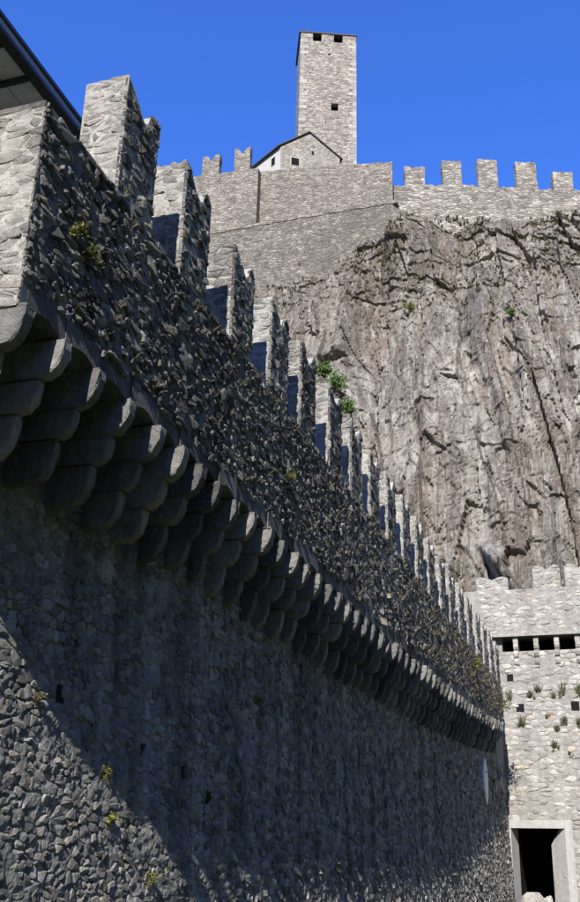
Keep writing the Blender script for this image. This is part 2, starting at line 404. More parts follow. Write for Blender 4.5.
# cliff: one continuous rock face
def cliff_y(X, Z):
    right = np.interp(Z, [-4, 12, 20, 30, 38, 45, 50.5, 53.6, 55.8, 60], [57.2, 57.6, 59.6, 63.0, 66.8, 71.2, 74.6, 77.6, 83.0, 95])
    left = np.interp(Z, [-4, 14, 22, 32, 40, 47, 50.5, 54, 60], [57, 58, 60, 63.5, 68.5, 72.6, 75.2, 80, 92])
    t = np.clip((X + 19.5) / 6, 0, 1); t = t * t * (3 - 2 * t)
    base = left * (1 - t) + right * t
    base = base + np.clip(X - 2, 0, 60) * 0.12
    wx = X + 1.5 * fbm(X / 7, Z / 10, 11, 2); wz = Z + 2.0 * fbm(X / 7, Z / 9, 13, 2)
    lean = 0.13 + 0.22 * fbm(X / 16, Z / 16, 14) + 0.16 * np.clip((-11 - X) / 8, 0, 1) * np.clip((40 - Z) / 12, 0, 1)
    big = 2.6 * fbm(X / 9, Z / 24, 21, 3)
    up = np.clip((Z - 40) / 10, 0, 1)
    d = big
    u = wx + lean * (wz - 30)
    for a, asp, amp, tl, cw, sd in ((4.6, 3.6, 0.3, 0.55, 0.006, 31), (2.1, 4.2, 0.42, 0.9, 0.014, 41), (0.85, 5.0, 0.18, 0.6, 0.03, 51), (0.36, 4.0, 0.07, 0.5, 0.07, 55)):
        r1, r2, r3, dx, dy, e = voro(u / a, wz / (a * asp), sd)
        d = d + amp * (r1 - 0.5) + (r2 - 0.5) * tl * dx * a + (r3 - 0.44) * tl * 0.36 * dy * a * asp * 0.5
        d = d - (0.25 * amp + 0.07) * np.exp(-e / cw) * (r3 > 0.3)
    # pleated slabs: creased ridges running down the face
    for a, asp, amp, sd in ((2.8, 6.0, 1.9, 101), (1.2, 8.0, 0.75, 102), (0.5, 8.0, 0.22, 103)):
        d = d + amp * (0.5 - np.abs(2 * vnoise(u / a, wz / (a * asp), sd) - 1))
    d = d + 0.18 * fbm(u / 0.45, wz / 3.0, 61, 4) + 0.09 * fbm(X / 0.3, Z / 0.4, 71, 2)
    # horizontal breaks high on the face
    r1, r2, r3, dx, dy, e = voro(wx / 2.6, wz / 1.2, 81)
    d = d + (0.25 + 0.75 * up) * (0.7 * (r1 - 0.5) - 0.45 * np.exp(-e / 0.035) * (r2 > 0.6))
    r1, r2, r3, dx, dy, e = voro((wx + 0.5 * wz) / 1.1, (wz - 0.3 * wx) / 1.5, 83)
    d = d + 0.16 * (r1 - 0.5) + (r2 - 0.5) * 0.4 * dx * 1.1 + (r3 - 0.42) * 0.4 * dy * 1.5
    r1, r2, r3, dx, dy, e = voro((wx + 0.3 * wz) / 0.42, (wz - 0.2 * wx) / 0.62, 87)
    d = d + 0.04 * (r1 - 0.5) + (r2 - 0.5) * 0.25 * dx * 0.42 + (r3 - 0.42) * 0.25 * dy * 0.62
    # shoulder that hides the end of the retaining wall
    d = d + 4.2 * np.exp(-((X + 14.6) / 2.3) ** 2) * np.clip((Z - 43) / 6, 0, 1) * np.clip((57 - Z) / 4, 0, 1)
    # small cave among the bushes
    d = d - 3.4 * np.exp(-(((X + 19.0 + 0.5 * (Z - 36)) / 0.95) ** 2 + ((Z - 36.0) / 0.34) ** 2) ** 2)
    d = d + 0.5 * np.exp(-(((X + 19.0) / 1.6) ** 2 + ((Z - 36.9) / 0.45) ** 2))
    # inclined slab lying over the top of the gate wall, and a recess for the gate passage
    s = (X + 5.55) + (Z - 14.6) * 0.52
    d = d + 2.8 * np.exp(-(s / 0.42) ** 4) * np.clip((Z - 12.0) / 1.2, 0, 1) * np.clip((18.6 - Z) / 2.5, 0, 1)
    d = d - 9 * np.clip((3.6 - np.abs(X + 5.1)) / 1.0, 0, 1) * np.clip((4.2 - Z) / 0.8, 0, 1)
    return base - d * np.clip((61 - Z) / 5, 0.25, 1)
def make_cliff():
    xs = np.concatenate([np.arange(-60, -36, 0.4), np.arange(-36, 2.0, 0.105), np.arange(2.0, 40, 0.4)])
    zs = np.concatenate([np.arange(-4, 11, 0.4), np.arange(11, 60.01, 0.125)])
    X, Z = np.meshgrid(xs, zs); Y = cliff_y(X, Z)
    n = len(xs); k = len(zs)
    V = np.stack([X, Y, Z], -1).reshape(-1, 3)
    idx = np.arange(n * k).reshape(k, n)
    Fq = np.stack([idx[:-1, :-1], idx[:-1, 1:], idx[1:, 1:], idx[1:, :-1]], -1).reshape(-1, 4)
    me = bpy.data.meshes.new('cliff')
    me.vertices.add(len(V)); me.vertices.foreach_set('co', V.astype(np.float32).ravel())
    me.loops.add(Fq.size); me.loops.foreach_set('vertex_index', Fq.astype(np.int32).ravel())
    me.polygons.add(len(Fq)); me.polygons.foreach_set('loop_start', (np.arange(len(Fq)) * 4).astype(np.int32))
    me.polygons.foreach_set('use_smooth', np.zeros(len(Fq), dtype=bool))
    me.update(); me.validate()
    m, nt, b = new_mat('cliff_rock'); p = pos(nt)
    v1 = scaled(nt, p, (1.0, 0.6, 0.12), (0, R(8), 0))
    v2 = scaled(nt, p, (1.0, 0.8, 0.20), (0, R(10), 0))
    n1 = noise_n(nt, v1, 0.5, 8, 0.72, 0.1)
    c = ramp(nt, n1, [(0.30, (0.12, 0.105, 0.095)), (0.43, (0.20, 0.18, 0.16)), (0.54, (0.28, 0.26, 0.235)), (0.64, (0.37, 0.35, 0.32)), (0.78, (0.50, 0.48, 0.445))])
    n2 = noise_n(nt, v2, 2.4, 9, 0.74, 0.1)
    c = mix(nt, c, ramp(nt, n2, [(0.32, 0.5), (0.47, 0.95), (0.60, 1.15), (0.74, 1.5)]), 0.85, 'MULTIPLY')
    brown = ramp(nt, noise_n(nt, scaled(nt, p, (1, 1, 0.25)), 0.2, 5, 0.65), [(0.48, 0.0), (0.64, 0.6)])
    c = mix(nt, c, (0.22, 0.18, 0.145), brown)
    n3 = noise_n(nt, scaled(nt, p, (1.0, 0.5, 0.05), (0, R(9), 0)), 2.6, 6, 0.6, 0.2)
    c = mix(nt, c, (0.56, 0.54, 0.50), ramp(nt, n3, [(0.56, 0.0), (0.66, 0.6)]))
    c = mix(nt, c, (0.10, 0.09, 0.085), ramp(nt, n3, [(0.33, 0.75), (0.41, 0.0)]))
    vc = nd(nt, 'ShaderNodeTexVoronoi', feature='DISTANCE_TO_EDGE'); vc.inputs['Scale'].default_value = 1.0
    wv = nd(nt, 'ShaderNodeVectorMath', operation='ADD'); nw = nd(nt, 'ShaderNodeTexNoise'); nw.inputs['Scale'].default_value = 0.7; nw.inputs['Detail'].default_value = 5
    nt.links.new(p, nw.inputs['Vector']); nt.links.new(scaled(nt, p, (1.25, 0.9, 0.22), (0, R(10), 0)), wv.inputs[0]); nt.links.new(nw.outputs['Color'], wv.inputs[1])
    nt.links.new(wv.outputs[0], vc.inputs['Vector'])
    crack = ramp(nt, vc.outputs['Distance'], [(0.0, 0.0), (0.05, 1.0)])
    lich = ramp(nt, noise_n(nt, p, 1.3, 8, 0.8), [(0.60, 0.0), (0.70, 0.6)])
    c = mix(nt, c, (0.38, 0.37, 0.33), lich)
    # crack shade painted in as dark seams, and pale veins
    for sc3, rot, wdt, sd in (((0.9, 0.7, 0.16), 12, 0.03, 0.9), ((2.6, 2.0, 0.55), 16, 0.045, 0.75)):
        vs_ = nd(nt, 'ShaderNodeTexVoronoi', feature='DISTANCE_TO_EDGE'); vs_.inputs['Scale'].default_value = 1.0
        w2 = nd(nt, 'ShaderNodeVectorMath', operation='ADD'); nt.links.new(scaled(nt, p, sc3, (0, R(rot), 0)), w2.inputs[0]); nt.links.new(nw.outputs['Color'], w2.inputs[1]); nt.links.new(w2.outputs[0], vs_.inputs['Vector'])
        seam = ramp(nt, vs_.outputs['Distance'], [(0.0, sd), (wdt, 0.0)])
        gate_ = ramp(nt, noise_n(nt, p, 0.5, 4, 0.6), [(0.44, 0.0), (0.56, 1.0)])
        kk = nd(nt, 'ShaderNodeMath', operation='MULTIPLY'); nt.links.new(seam, kk.inputs[0]); nt.links.new(gate_, kk.inputs[1])
        c = mix(nt, c, (0.05, 0.045, 0.04), kk.outputs[0])
    sp = noise_n(nt, scaled(nt, p, (1, 1, 0.45), (0, R(14), 0)), 5.5, 8, 0.8)
    c = mix(nt, c, ramp(nt, sp, [(0.34, 0.45), (0.5, 1.0), (0.64, 1.5)]), 0.8, 'MULTIPLY')
    # thin turf and lichen high up
    sx = nd(nt, 'ShaderNodeSeparateXYZ'); nt.links.new(p, sx.inputs[0])
    mr = nd(nt, 'ShaderNodeMapRange'); mr.inputs[1].default_value = 40; mr.inputs[2].default_value = 54; nt.links.new(sx.outputs[2], mr.inputs[0])
    g = ramp(nt, noise_n(nt, scaled(nt, p, (1, 1, 0.7)), 0.8, 7, 0.75), [(0.50, 0.0), (0.64, 0.65)])
    k1 = nd(nt, 'ShaderNodeMath', operation='MULTIPLY'); nt.links.new(mr.outputs[0], k1.inputs[0]); nt.links.new(g, k1.inputs[1])
    c = mix(nt, c, (0.17, 0.155, 0.075), k1.outputs[0])
    nb = noise_n(nt, scaled(nt, p, (1, 1, 0.5)), 0.13, 5, 0.7)
    c = mix(nt, c, ramp(nt, nb, [(0.34, 0.68), (0.48, 0.95), (0.62, 1.12)]), 0.9, 'MULTIPLY')
    mz = nd(nt, 'ShaderNodeMapRange'); mz.inputs[1].default_value = 44; mz.inputs[2].default_value = 34; nt.links.new(sx.outputs[2], mz.inputs[0])
    n5 = noise_n(nt, scaled(nt, p, (1.0, 0.6, 0.09), (0, R(11), 0)), 1.1, 7, 0.68)
    pale = ramp(nt, n5, [(0.46, 0.0), (0.62, 0.5)])
    k5 = nd(nt, 'ShaderNodeMath', operation='MULTIPLY'); nt.links.new(mz.outputs[0], k5.inputs[0]); nt.links.new(pale, k5.inputs[1])
    c = mix(nt, c, (0.50, 0.49, 0.46), k5.outputs[0])
    rust = ramp(nt, noise_n(nt, scaled(nt, p, (1.0, 0.6, 0.07), (0, R(8), 0)), 0.8, 6, 0.65), [(0.52, 0.0), (0.66, 0.6)])
    c = mix(nt, c, (0.20, 0.15, 0.115), rust)
    c = mix(nt, c, (0.95, 0.925, 0.88), 1.0, 'MULTIPLY')
    nt.links.new(c, b.inputs['Base Color'])
    pv = bump(nt, b, n2, 0.22, 0.9)
    pv = bump(nt, b, crack, 0.05, 0.6, pv)
    pv = bump(nt, b, n3, 0.2, 0.7, pv)
    bump(nt, b, noise_n(nt, v2, 6, 6, 0.7), 0.16, 0.8, pv)
    me.materials.append(m)
    tag(link(bpy.data.objects.new('cliff', me), None, (0, 0, 0)), kind='structure')
    # hilltop behind the cliff edge
    X, Y = np.meshgrid(np.linspace(-70, 50, 40), np.linspace(93, 175, 30))
    Z = 56.5 + 9 * np.clip((Y - 93) / 8, 0, 1) + 1.5 * fbm(X / 12, Y / 12, 5)
    V = np.stack([X, Y, Z], -1).reshape(-1, 3)
    Fc = [(j * 40 + i, j * 40 + i + 1, (j + 1) * 40 + i + 1, (j + 1) * 40 + i) for j in range(29) for i in range(39)]
    m2, nt, b = new_mat('hill_turf'); p = pos(nt)
    c = ramp(nt, noise_n(nt, p, 0.8, 7, 0.7), [(0.3, (0.05, 0.07, 0.025)), (0.7, (0.13, 0.125, 0.06))]); nt.links.new(c, b.inputs['Base Color'])
    tag(mk('hilltop', V, Fc, m2, smooth=True), kind='structure')
make_cliff()

# ================================================================== FORTRESS WALL
FX = -6.0                                   # parapet face
END0, END1 = 8.28, 51.6
SILL = 8.6
def tipz(y): return 5.75 + float(np.interp(y, [0, 26, 32.5, 40.3, 45, 51], [0, 0, 0.2, 0.4, 0.65, 1.1]))
def wallx(y, z):
    return -6.76 - 0.08 * max(0.0, 15.0 - y) + float(np.interp(y, [38, 54.6], [0, 0.34])) + 0.034 * max(0.0, 2.6 - z)
GATE_Y = 54.5
wall = empty('fortress_wall', (-7.0, 30, -1.7))
tag(wall, 'long shaded rubble stone battlement wall on three-lobed corbels running away from the left foreground', 'wall')

# --- cores
def relief(us, vs, fn, amp, seed):
    # grid of rough mortar: fn(u, v) -> (x, y, z) arrays, relief along +X
    U, W = np.meshgrid(us, vs); X, Y, Z = fn(U, W)
    X = X + amp * (fbm(Y / 0.15, Z / 0.11, seed, 4) + 0.6 * fbm(Y / 0.7, Z / 0.5, seed + 5, 2))
    n = len(us); V = np.stack([X, Y, Z], -1).reshape(-1, 3)
    I = np.arange(n * len(vs)).reshape(len(vs), n)
    Fq = np.stack([I[:-1, :-1], I[:-1, 1:], I[1:, 1:], I[1:, :-1]], -1).reshape(-1, 4)
    return V.tolist(), Fq.tolist()
wallx_v = np.vectorize(wallx)
tipz_v = np.vectorize(tipz)
b_ = MB()
V, Fc = relief(np.concatenate([np.arange(-6, 6, 0.5), np.arange(6, 26, 0.038), np.arange(26, 54.46, 0.10)]), np.arange(-2.2, 6.61, 0.042), lambda u, v: (wallx_v(u, v) - 0.010, u, v), 0.075, 201)
b_.add(V, Fc)
yc_ = [-6, 0, 4, 8, 8.35]; b_.add([p_ for y_ in yc_ for p_ in ((wallx(y_, 6.6) + 0.05, y_, 6.6), (-9.6, y_, 6.6))], [(2 * i, 2 * i + 2, 2 * i + 3, 2 * i + 1) for i in range(4)]); b_.box(-9.6, -8.3, -6, 54.45, -2.2, 7.35); b_.box(-8.3, -7.15, 9.0, 54.45, 3.0, 7.35)
wall_body = b_.build('wall_body', M_MORTAR, wall)
b_ = MB()
for i in range(60):                                     # parapet core follows the rising corbel line
    y0 = END0 + 0.02 + (END1 - END0 - 0.02) * i / 60; y1 = END0 + 0.02 + (END1 - END0 - 0.02) * (i + 1) / 60
    zb = tipz((y0 + y1) / 2) + 0.30
    b_.box(FX - 0.68, FX - 0.09, y0, y1, zb, SILL - 0.05)
V, Fc = relief(np.concatenate([np.arange(END0 + 0.012, 22, 0.042), np.arange(22, END1 + 0.01, 0.085)]), np.linspace(0, 1, 66),
               lambda u, v: (FX - 0.02 + 0 * u, u, (tipz_v(u) + 0.30) * (1 - v) + (SILL - 0.05) * v), 0.06, 231)
b_.add(V, Fc)
b_.box(-7.2, FX - 0.685, END0 + 0.02, END1, 5.6, 7.6)
b_.box(-7.2, FX - 0.685, END0 + 0.02, END0 + 0.9, 7.6, SILL - 0.16)
parapet = b_.build('parapet', M_MORTAR, wall)
MB().box(-7.2, FX - 0.03, END0 + 0.004, END0 + 0.3, 5.72, SILL - 0.12).build('parapet_end', M_LIT_RENDER, wall)

CAND = []          # (score, parent key, V, F, tone)
def lay(key, polys, place, rng, cond=None, tone=(0.05, 0.95), **kw):
    for poly in polys:
        cx = sum(p[0] for p in poly) / len(poly); cy = sum(p[1] for p in poly) / len(poly)
        if cond and not cond(cx, cy): continue
        k = dict(kw)
        if 'fine' not in k:
            k['fine'] = True
        s = stone_mesh(poly, place, rng, **k)
        if s is None: continue
        V, Fc = s; n = (len(V) - 1) // 3
        a, c = area3(V[2 * n:3 * n])
        sc = 0
        if c and -4 < c[0] < 584 and -4 < c[1] < 906: sc = abs(a)
        t = rng.betavariate(1.6, 1.7) * (tone[1] - tone[0]) + tone[0]
        if rng.random() < 0.05: t = rng.uniform(0.85, 1.0)
        CAND.append((sc, key, V, Fc, t))

# wall body stones
pw = lambda u, v, h: (wallx(u, v) + h, u, v)
lay('body', cells(-4.0, 7.0, -1.9, 4.6, 0.3, 0.17, rng), pw, rng, proud=(-0.01, 0.03), tilt=0.12, fine=False)
lay('body', cells(7.0, 16, -1.9, 4.6, 0.135, 0.09, rng, jit=0.5, drop=0.36), pw, rng, proud=(-0.014, 0.010), tilt=0.11, gap=0.003, bev=0.010, tone=(0.48, 1.0), fine=False)
lay('body', cells(16, 26, -1.9, 4.5, 0.18, 0.115, rng, jit=0.5, drop=0.34), pw, rng, proud=(-0.012, 0.018), tilt=0.14, gap=0.004, bev=0.012, tone=(0.38, 1.0))
lay('body', cells(26, 54.4, -1.9, 5.0, 0.24, 0.145, rng, jit=0.5, drop=0.34), pw, rng, proud=(-0.010, 0.024), tilt=0.15, gap=0.004, bev=0.013, fine=False, tone=(0.38, 1.0))
lay('body', cells(3.0, 8.2, 4.6, 6.5, 0.3, 0.17, rng), pw, rng, proud=(-0.01, 0.03), tilt=0.12)
HOLES = [(11.75, 2.05), (12.6, 1.75), (13.9, 1.55), (15.1, 1.35), (16.2, 1.1), (18.9, 2.4)]   # putlog holes
CAND = [c for c in CAND if not any(abs(c[2][-1][1] - hy) < 0.14 and abs(c[2][-1][2] - hz) < 0.15 for hy, hz in HOLES)]
big_ok = lambda pr: (lambda u, v: rng.random() < pr)
lay('body', cells(7.0, 26, -1.9, 4.4, 0.40, 0.23, rng, jit=0.5, drop=0.2), pw, rng, big_ok(0.10), proud=(-0.002, 0.010), tilt=0.035, gap=0.03, bev=0.014, tone=(0.4, 0.95))
lay('body', cells(7.0, 26, -1.9, 4.4, 0.27, 0.15, rng, jit=0.5, drop=0.2), pw, rng, big_ok(0.14), proud=(-0.002, 0.012), tilt=0.05, gap=0.02, bev=0.014, tone=(0.4, 1.0))
lay('parapet', cells(END0 + 0.1, 24, 6.15, SILL - 0.1, 0.36, 0.2, rng, jit=0.5, drop=0.2), lambda u, v, h: (FX + h, u, v), rng, big_ok(0.17), proud=(0.0, 0.03), tilt=0.09, gap=0.025, depth=0.07, bev=0.02, tone=(0.2, 0.7))
lay('parapet', cells(END0 + 0.1, 24, 6.15, SILL - 0.1, 0.24, 0.13, rng, jit=0.5, drop=0.2), lambda u, v, h: (FX + h, u, v), rng, big_ok(0.16), proud=(0.0, 0.026), tilt=0.12, gap=0.015, depth=0.07, bev=0.016, tone=(0.2, 0.95))
# parapet stones, small and rough
pp = lambda u, v, h: (FX + h, u, v)
okp = lambda u, v: v > tipz(u) + 0.33
lay('parapet', cells(END0 + 0.03, 22, 6.0, SILL - 0.02, 0.118, 0.08, rng, jit=0.5, drop=0.34), pp, rng, okp, proud=(-0.032, 0.018), tilt=0.15, gap=0.006, depth=0.07, bev=0.010)
lay('parapet', cells(22, END1, 6.0, SILL - 0.02, 0.20, 0.13, rng, jit=0.5, drop=0.3), pp, rng, okp, proud=(-0.035, 0.02), tilt=0.17, gap=0.007, depth=0.07, bev=0.012, fine=False)
# near end of the parapet, stone tones raised to carry its sunlight
pe = lambda u, v, h: (u, END0 - h, v)
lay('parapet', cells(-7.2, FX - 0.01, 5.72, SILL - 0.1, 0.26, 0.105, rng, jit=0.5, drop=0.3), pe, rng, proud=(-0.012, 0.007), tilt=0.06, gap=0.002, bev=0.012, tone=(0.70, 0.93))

# --- merlons
MER_OUT = [(0, 0), (1.04, 0), (1.04, 1.93), (0.97, 2.05), (0.86, 2.06), (0.76, 1.94), (0.68, 1.76), (0.6, 1.70), (0.5, 1.74), (0.36, 1.86), (0.2, 1.98), (0.06, 2.07), (0, 2.08)]
def top_at(u):
    up = sorted([p for p in MER_OUT[2:]], key=lambda p: p[0])
    return float(np.interp(u, [p[0] for p in up], [p[1] for p in up]))
my = 10.12; MERLONS = []
MPITCH = [2.12, 2.2, 2.05, 1.95, 2.2, 1.95, 1.55 + 0.4, 2.02, 2.05, 2.1, 2.0, 2.12, 2.04, 2.15, 2.15, 2.3, 2.1, 2.1, 2.1, 2.1, 2.1]
for dp in MPITCH:
    if my > 50.2: break
    MERLONS.append(my); my += dp
mer_core = []
for k, y in enumerate(MERLONS):
    hs = 1.0 + rng.uniform(-0.05, 0.03) + (0.03 if k == 0 else 0)
    ws = 1.0 + rng.uniform(-0.03, 0.03)
    b_ = MB()
    poly = [(y + u * ws, SILL - 0.06 + v * hs) for u, v in MER_OUT]
    # CCW seen from -X cap to +X cap
    poly = [(a + ((rng.uniform(.0, .012) if a < y + .01 else rng.uniform(-.02, .02)) if c > SILL + 1 else 0), c + (rng.uniform(-.05, .02) if c > SILL + 1 else 0)) for a, c in poly]
    b_.prism(poly, lambda a, c: (FX - 0.70, a, c), lambda a, c: (FX - 0.010, a, c))
    mer_core.append(b_); b_.core = len(b_.F)
    key = ('merlon', k)
    fine = y < 24
    cs = 0.22 if y < 20 else 0.28
    pj = lambda u, v, h: (FX + h, u, min(v, SILL - 0.06 + top_at((u - y) / ws) * hs + 0.012))
    cnd = lambda u, v: v < SILL - 0.06 + top_at((u - y) / ws) * hs - 0.03
    lay(key, cells(y - 0.015, y + 1.05 * ws, SILL + 0.0, SILL + 2.10 * hs, cs, cs * 0.66, rng), pj, rng, cnd, proud=(-0.015, 0.018), tilt=0.10, gap=0.008, depth=0.05, fine=fine, bev=0.012)
    pn = lambda u, v, h: (u, y - h, v)
    lay(key, cells(FX - 0.70, FX + 0.0, SILL + 0.0, SILL - 0.06 + 2.08 * hs, cs * 1.15, cs * 0.5, rng, jit=0.5, drop=0.3), pn, rng, proud=(-0.011, 0.007), tilt=0.055, gap=0.002, depth=0.03, fine=fine, bev=0.012, tone=(0.72, 0.95))  # sun-facing side, stone tones raised to look lit

# --- choose the stones that show largest as objects of their own, join the rest
order = sorted(range(len(CAND)), key=lambda i: -CAND[i][0])
solo = set(order[:300])
rest = {'body': MB(), 'parapet': MB()}
for i, (sc, key, V, Fc, t) in enumerate(CAND):
    if i in solo: continue
    tgt = mer_core[key[1]] if isinstance(key, tuple) else rest[key]
    tgt.add(V, Fc, t)
mer_obj = [b_.build('merlon', M_LIT_RENDER, wall, M_STONE, b_.core) for b_ in mer_core]
tag(rest['body'].build('rubble_stones', M_STONE, wall_body), kind='stuff')
tag(rest['parapet'].build('rubble_stones', M_STONE, parapet), kind='stuff')
for i in sorted(solo):
    sc, key, V, Fc, t = CAND[i]
    par = mer_obj[key[1]] if isinstance(key, tuple) else {'body': wall_body, 'parapet': parapet}[key]
    mk('stone', V, Fc, M_STONE, par, tones=t)
# putlog holes: small dark sockets
for hy, hz in HOLES:
    x = wallx(hy, hz); b_ = MB().box(x - 0.02, x - 0.012, hy - 0.09, hy + 0.09, hz - 0.12, hz + 0.12)
    b_.build('socket_hole', M_VOID, wall_body)
# sill slabs between the merlons
yy = [END0 - 0.9] + MERLONS
for k in range(len(MERLONS)):
    y0 = (MERLONS[k - 1] + 1.045) if k else END0 - 0.01; y1 = MERLONS[k] - 0.015
    b_ = MB(); n = 4
    for q in range(n):
        a = y0 + (y1 - y0) * q / n + 0.006; c = y0 + (y1 - y0) * (q + 1) / n - 0.006
        dz = rng.uniform(-0.03, 0.012); b_.box(FX - 0.70, FX + rng.uniform(-0.02, 0.02), a, c, SILL - 0.11, SILL - 0.02 + dz, rng.uniform(0.2, 0.8))
    b_.build('sill_slab', M_STONE, wall)

# --- corbels, each of three lobed blocks
def rough_block(poly_xz, y0, y1, rng, bev=0.016):
    bm = bmesh.new()
    va = [bm.verts.new((x, y0, z)) for x, z in poly_xz]; vb = [bm.verts.new((x, y1, z)) for x, z in poly_xz]
    n = len(va); bm.faces.new(va); bm.faces.new(vb[::-1])
    for i in range(n): bm.faces.new((va[i], vb[i], vb[(i + 1) % n], va[(i + 1) % n]))
    bmesh.ops.recalc_face_normals(bm, faces=bm.faces)
    ed = [e for e in bm.edges if len(e.link_faces) == 2 and e.calc_face_angle(0) > 0.9]
    bmesh.ops.bevel(bm, geom=ed, offset=bev, segments=2, affect='EDGES', profile=0.6)
    for v in bm.verts: v.co += Vector((rng.uniform(-1, 1), rng.uniform(-1, 1), rng.uniform(-1, 1))) * 0.013
    bm.verts.index_update()
    V = [tuple(v.co) for v in bm.verts]; Fc = [tuple(v.index for v in f.verts) for f in bm.faces]; bm.free()
    return V, Fc
def lobe(xf, xn, zt, zb, xb):
    pts = [(xb, zb + 0.004), (xb, zt), (xf - 0.012, zt), (xf, zt - 0.03)]
    h = zt - zb
    for i in range(1, 9):
        a = i / 8 * math.pi / 2
        pts.append((xn + (xf - xn) * math.cos(a) ** 0.8, zt - 0.03 - (h - 0.03) * math.sin(a)))
    return pts
CY = [8.30, 9.16, 10.02, 10.93, 11.76, 12.55, 13.3]
while CY[-1] < 50.6: CY.append(CY[-1] + 0.815 + rng.uniform(-0.03, 0.03))
for k, y in enumerate(CY):
    zt = tipz(y) + rng.uniform(-0.035, 0.03); w = 0.19 + rng.uniform(-0.03, 0.03); j = lambda: rng.uniform(-0.032, 0.032)
    xw = wallx(max(y, 15.0), 4.7) ; sh = max(0.0, xw + 6.76)
    x1 = FX + 0.085 + j() * 1.2; x2 = FX - 0.20 + sh * 0.3 + j(); x3 = FX - 0.46 + sh * 0.6 + j(); x4 = xw - 0.02
    y0 = y; y1 = y + w
    t = rng.uniform(0.0, 1.0)
    V, Fc = rough_block(lobe(x1, x2 - 0.02, zt + 0.02, zt - 0.47 + j(), -7.45), y0, y1, rng)
    top = mk('corbel', V, Fc, M_CORBEL, wall, tones=t)
    V, Fc = rough_block(lobe(x2, x3 - 0.02, zt - 0.475, zt - 0.89 + j(), -7.45), y0 + 0.01 + j() * 0.6, y1 + j() * 0.6, rng)
    mk('corbel_block', V, Fc, M_CORBEL, top, tones=min(1, max(0, t + rng.uniform(-0.3, 0.3))))
    V, Fc = rough_block(lobe(x3, x4, zt - 0.895, zt - 1.40 + j() * 2, -7.45), y0 + 0.01 + j() * 0.6, y1 + j() * 0.6, rng)
    mk('corbel_block', V, Fc, M_CORBEL, top, tones=min(1, max(0, t + rng.uniform(-0.3, 0.3))))
# --- arched lintels that bridge from corbel to corbel
for k in range(len(CY) - 1):
    y0 = CY[k] + 0.145; y1 = CY[k + 1] + 0.145
    za = tipz(CY[k]) + 0.03; zb = tipz(CY[k + 1]) + 0.03
    n = 8; poly = []
    for i in range(n + 1):
        t = i / n; y = y0 + 0.008 + (y1 - y0 - 0.016) * t
        poly.append((y, za + (zb - za) * t + 0.085 * max(0, 1 - (abs(t - 0.5) / 0.36) ** 2.2)))
    poly += [(y1 - 0.008, zb + 0.335 + rng.uniform(-0.03, 0.03)), ((y0 + y1) / 2, (za + zb) / 2 + 0.335), (y0 + 0.008, za + 0.335 + rng.uniform(-0.03, 0.03))]
    b_ = MB(); xf = FX - 0.012 + rng.uniform(-0.03, 0.02)
    b_.prism(poly, lambda a, c: (FX - 0.36, a, c), lambda a, c: (xf, a, c), rng.uniform(0.0, 0.6))
    b_.build('lintel', M_CORBEL, wall)
# first corbel bay at the near end: solid cheek under the end face
b_ = MB(); b_.box(-7.15, FX - 0.37, END0 + 0.03, END0 + 0.25, 5.2, 5.75); b_.build('corbel_cheek', M_CORBEL, wall)
# pale lens-shaped plate near the gate, a sun patch painted on the shaded wall
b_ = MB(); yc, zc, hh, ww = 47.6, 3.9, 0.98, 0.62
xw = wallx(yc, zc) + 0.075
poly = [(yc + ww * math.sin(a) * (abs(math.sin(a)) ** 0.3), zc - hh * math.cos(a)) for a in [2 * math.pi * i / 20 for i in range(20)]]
b_.prism(poly, lambda a, c: (xw - 0.10, a, c), lambda a, c: (xw + 0.01, a, c)); b_.build('painted_sun_patch', M_SUNPATCH, wall)

# ================================================================== GATE WALL
G = GATE_Y
gate = empty('gate_wall', (-3, G, -1.7))
tag(gate, 'pale sunlit rubble wall with a dark doorway and a row of slots at the foot of the cliff', 'wall')
FX0, FX1, FZ = -6.46, -3.70, 2.60         # door frame outside
XL, XR = -8.2, 9.0
TOPZ = 14.25
b_ = MB()
b_.box(XL, FX0 + 0.02, G + 0.006, G + 1.5, -2.2, 10.98); b_.box(FX1 - 0.02, XR, G + 0.006, G + 1.5, -2.2, 10.98)
b_.box(FX0 + 0.02, FX1 - 0.02, G + 0.006, G + 1.5, FZ - 0.05, 10.98)
b_.box(XL, -6.24, G + 0.03, G + 1.09, 10.98, 11.74)
gbody = b_.build('wall_body', M_GMORTAR, gate)
b_ = MB(); b_.box(-6.239, XR, G + 1.3, G + 1.5, 10.99, 11.74); b_.box(-6.239, XR, G + 0.05, G + 1.29, 10.985, 10.995); b_.build('slot_shade_lining', M_DARKWALL, gate)  # dark lining paints in the shade of the slots
b_ = MB(); b_.box(XL, XR, G - 0.30, G + 1.5, 11.75, TOPZ); gup = b_.build('upper_wall', M_GMORTAR, gate)
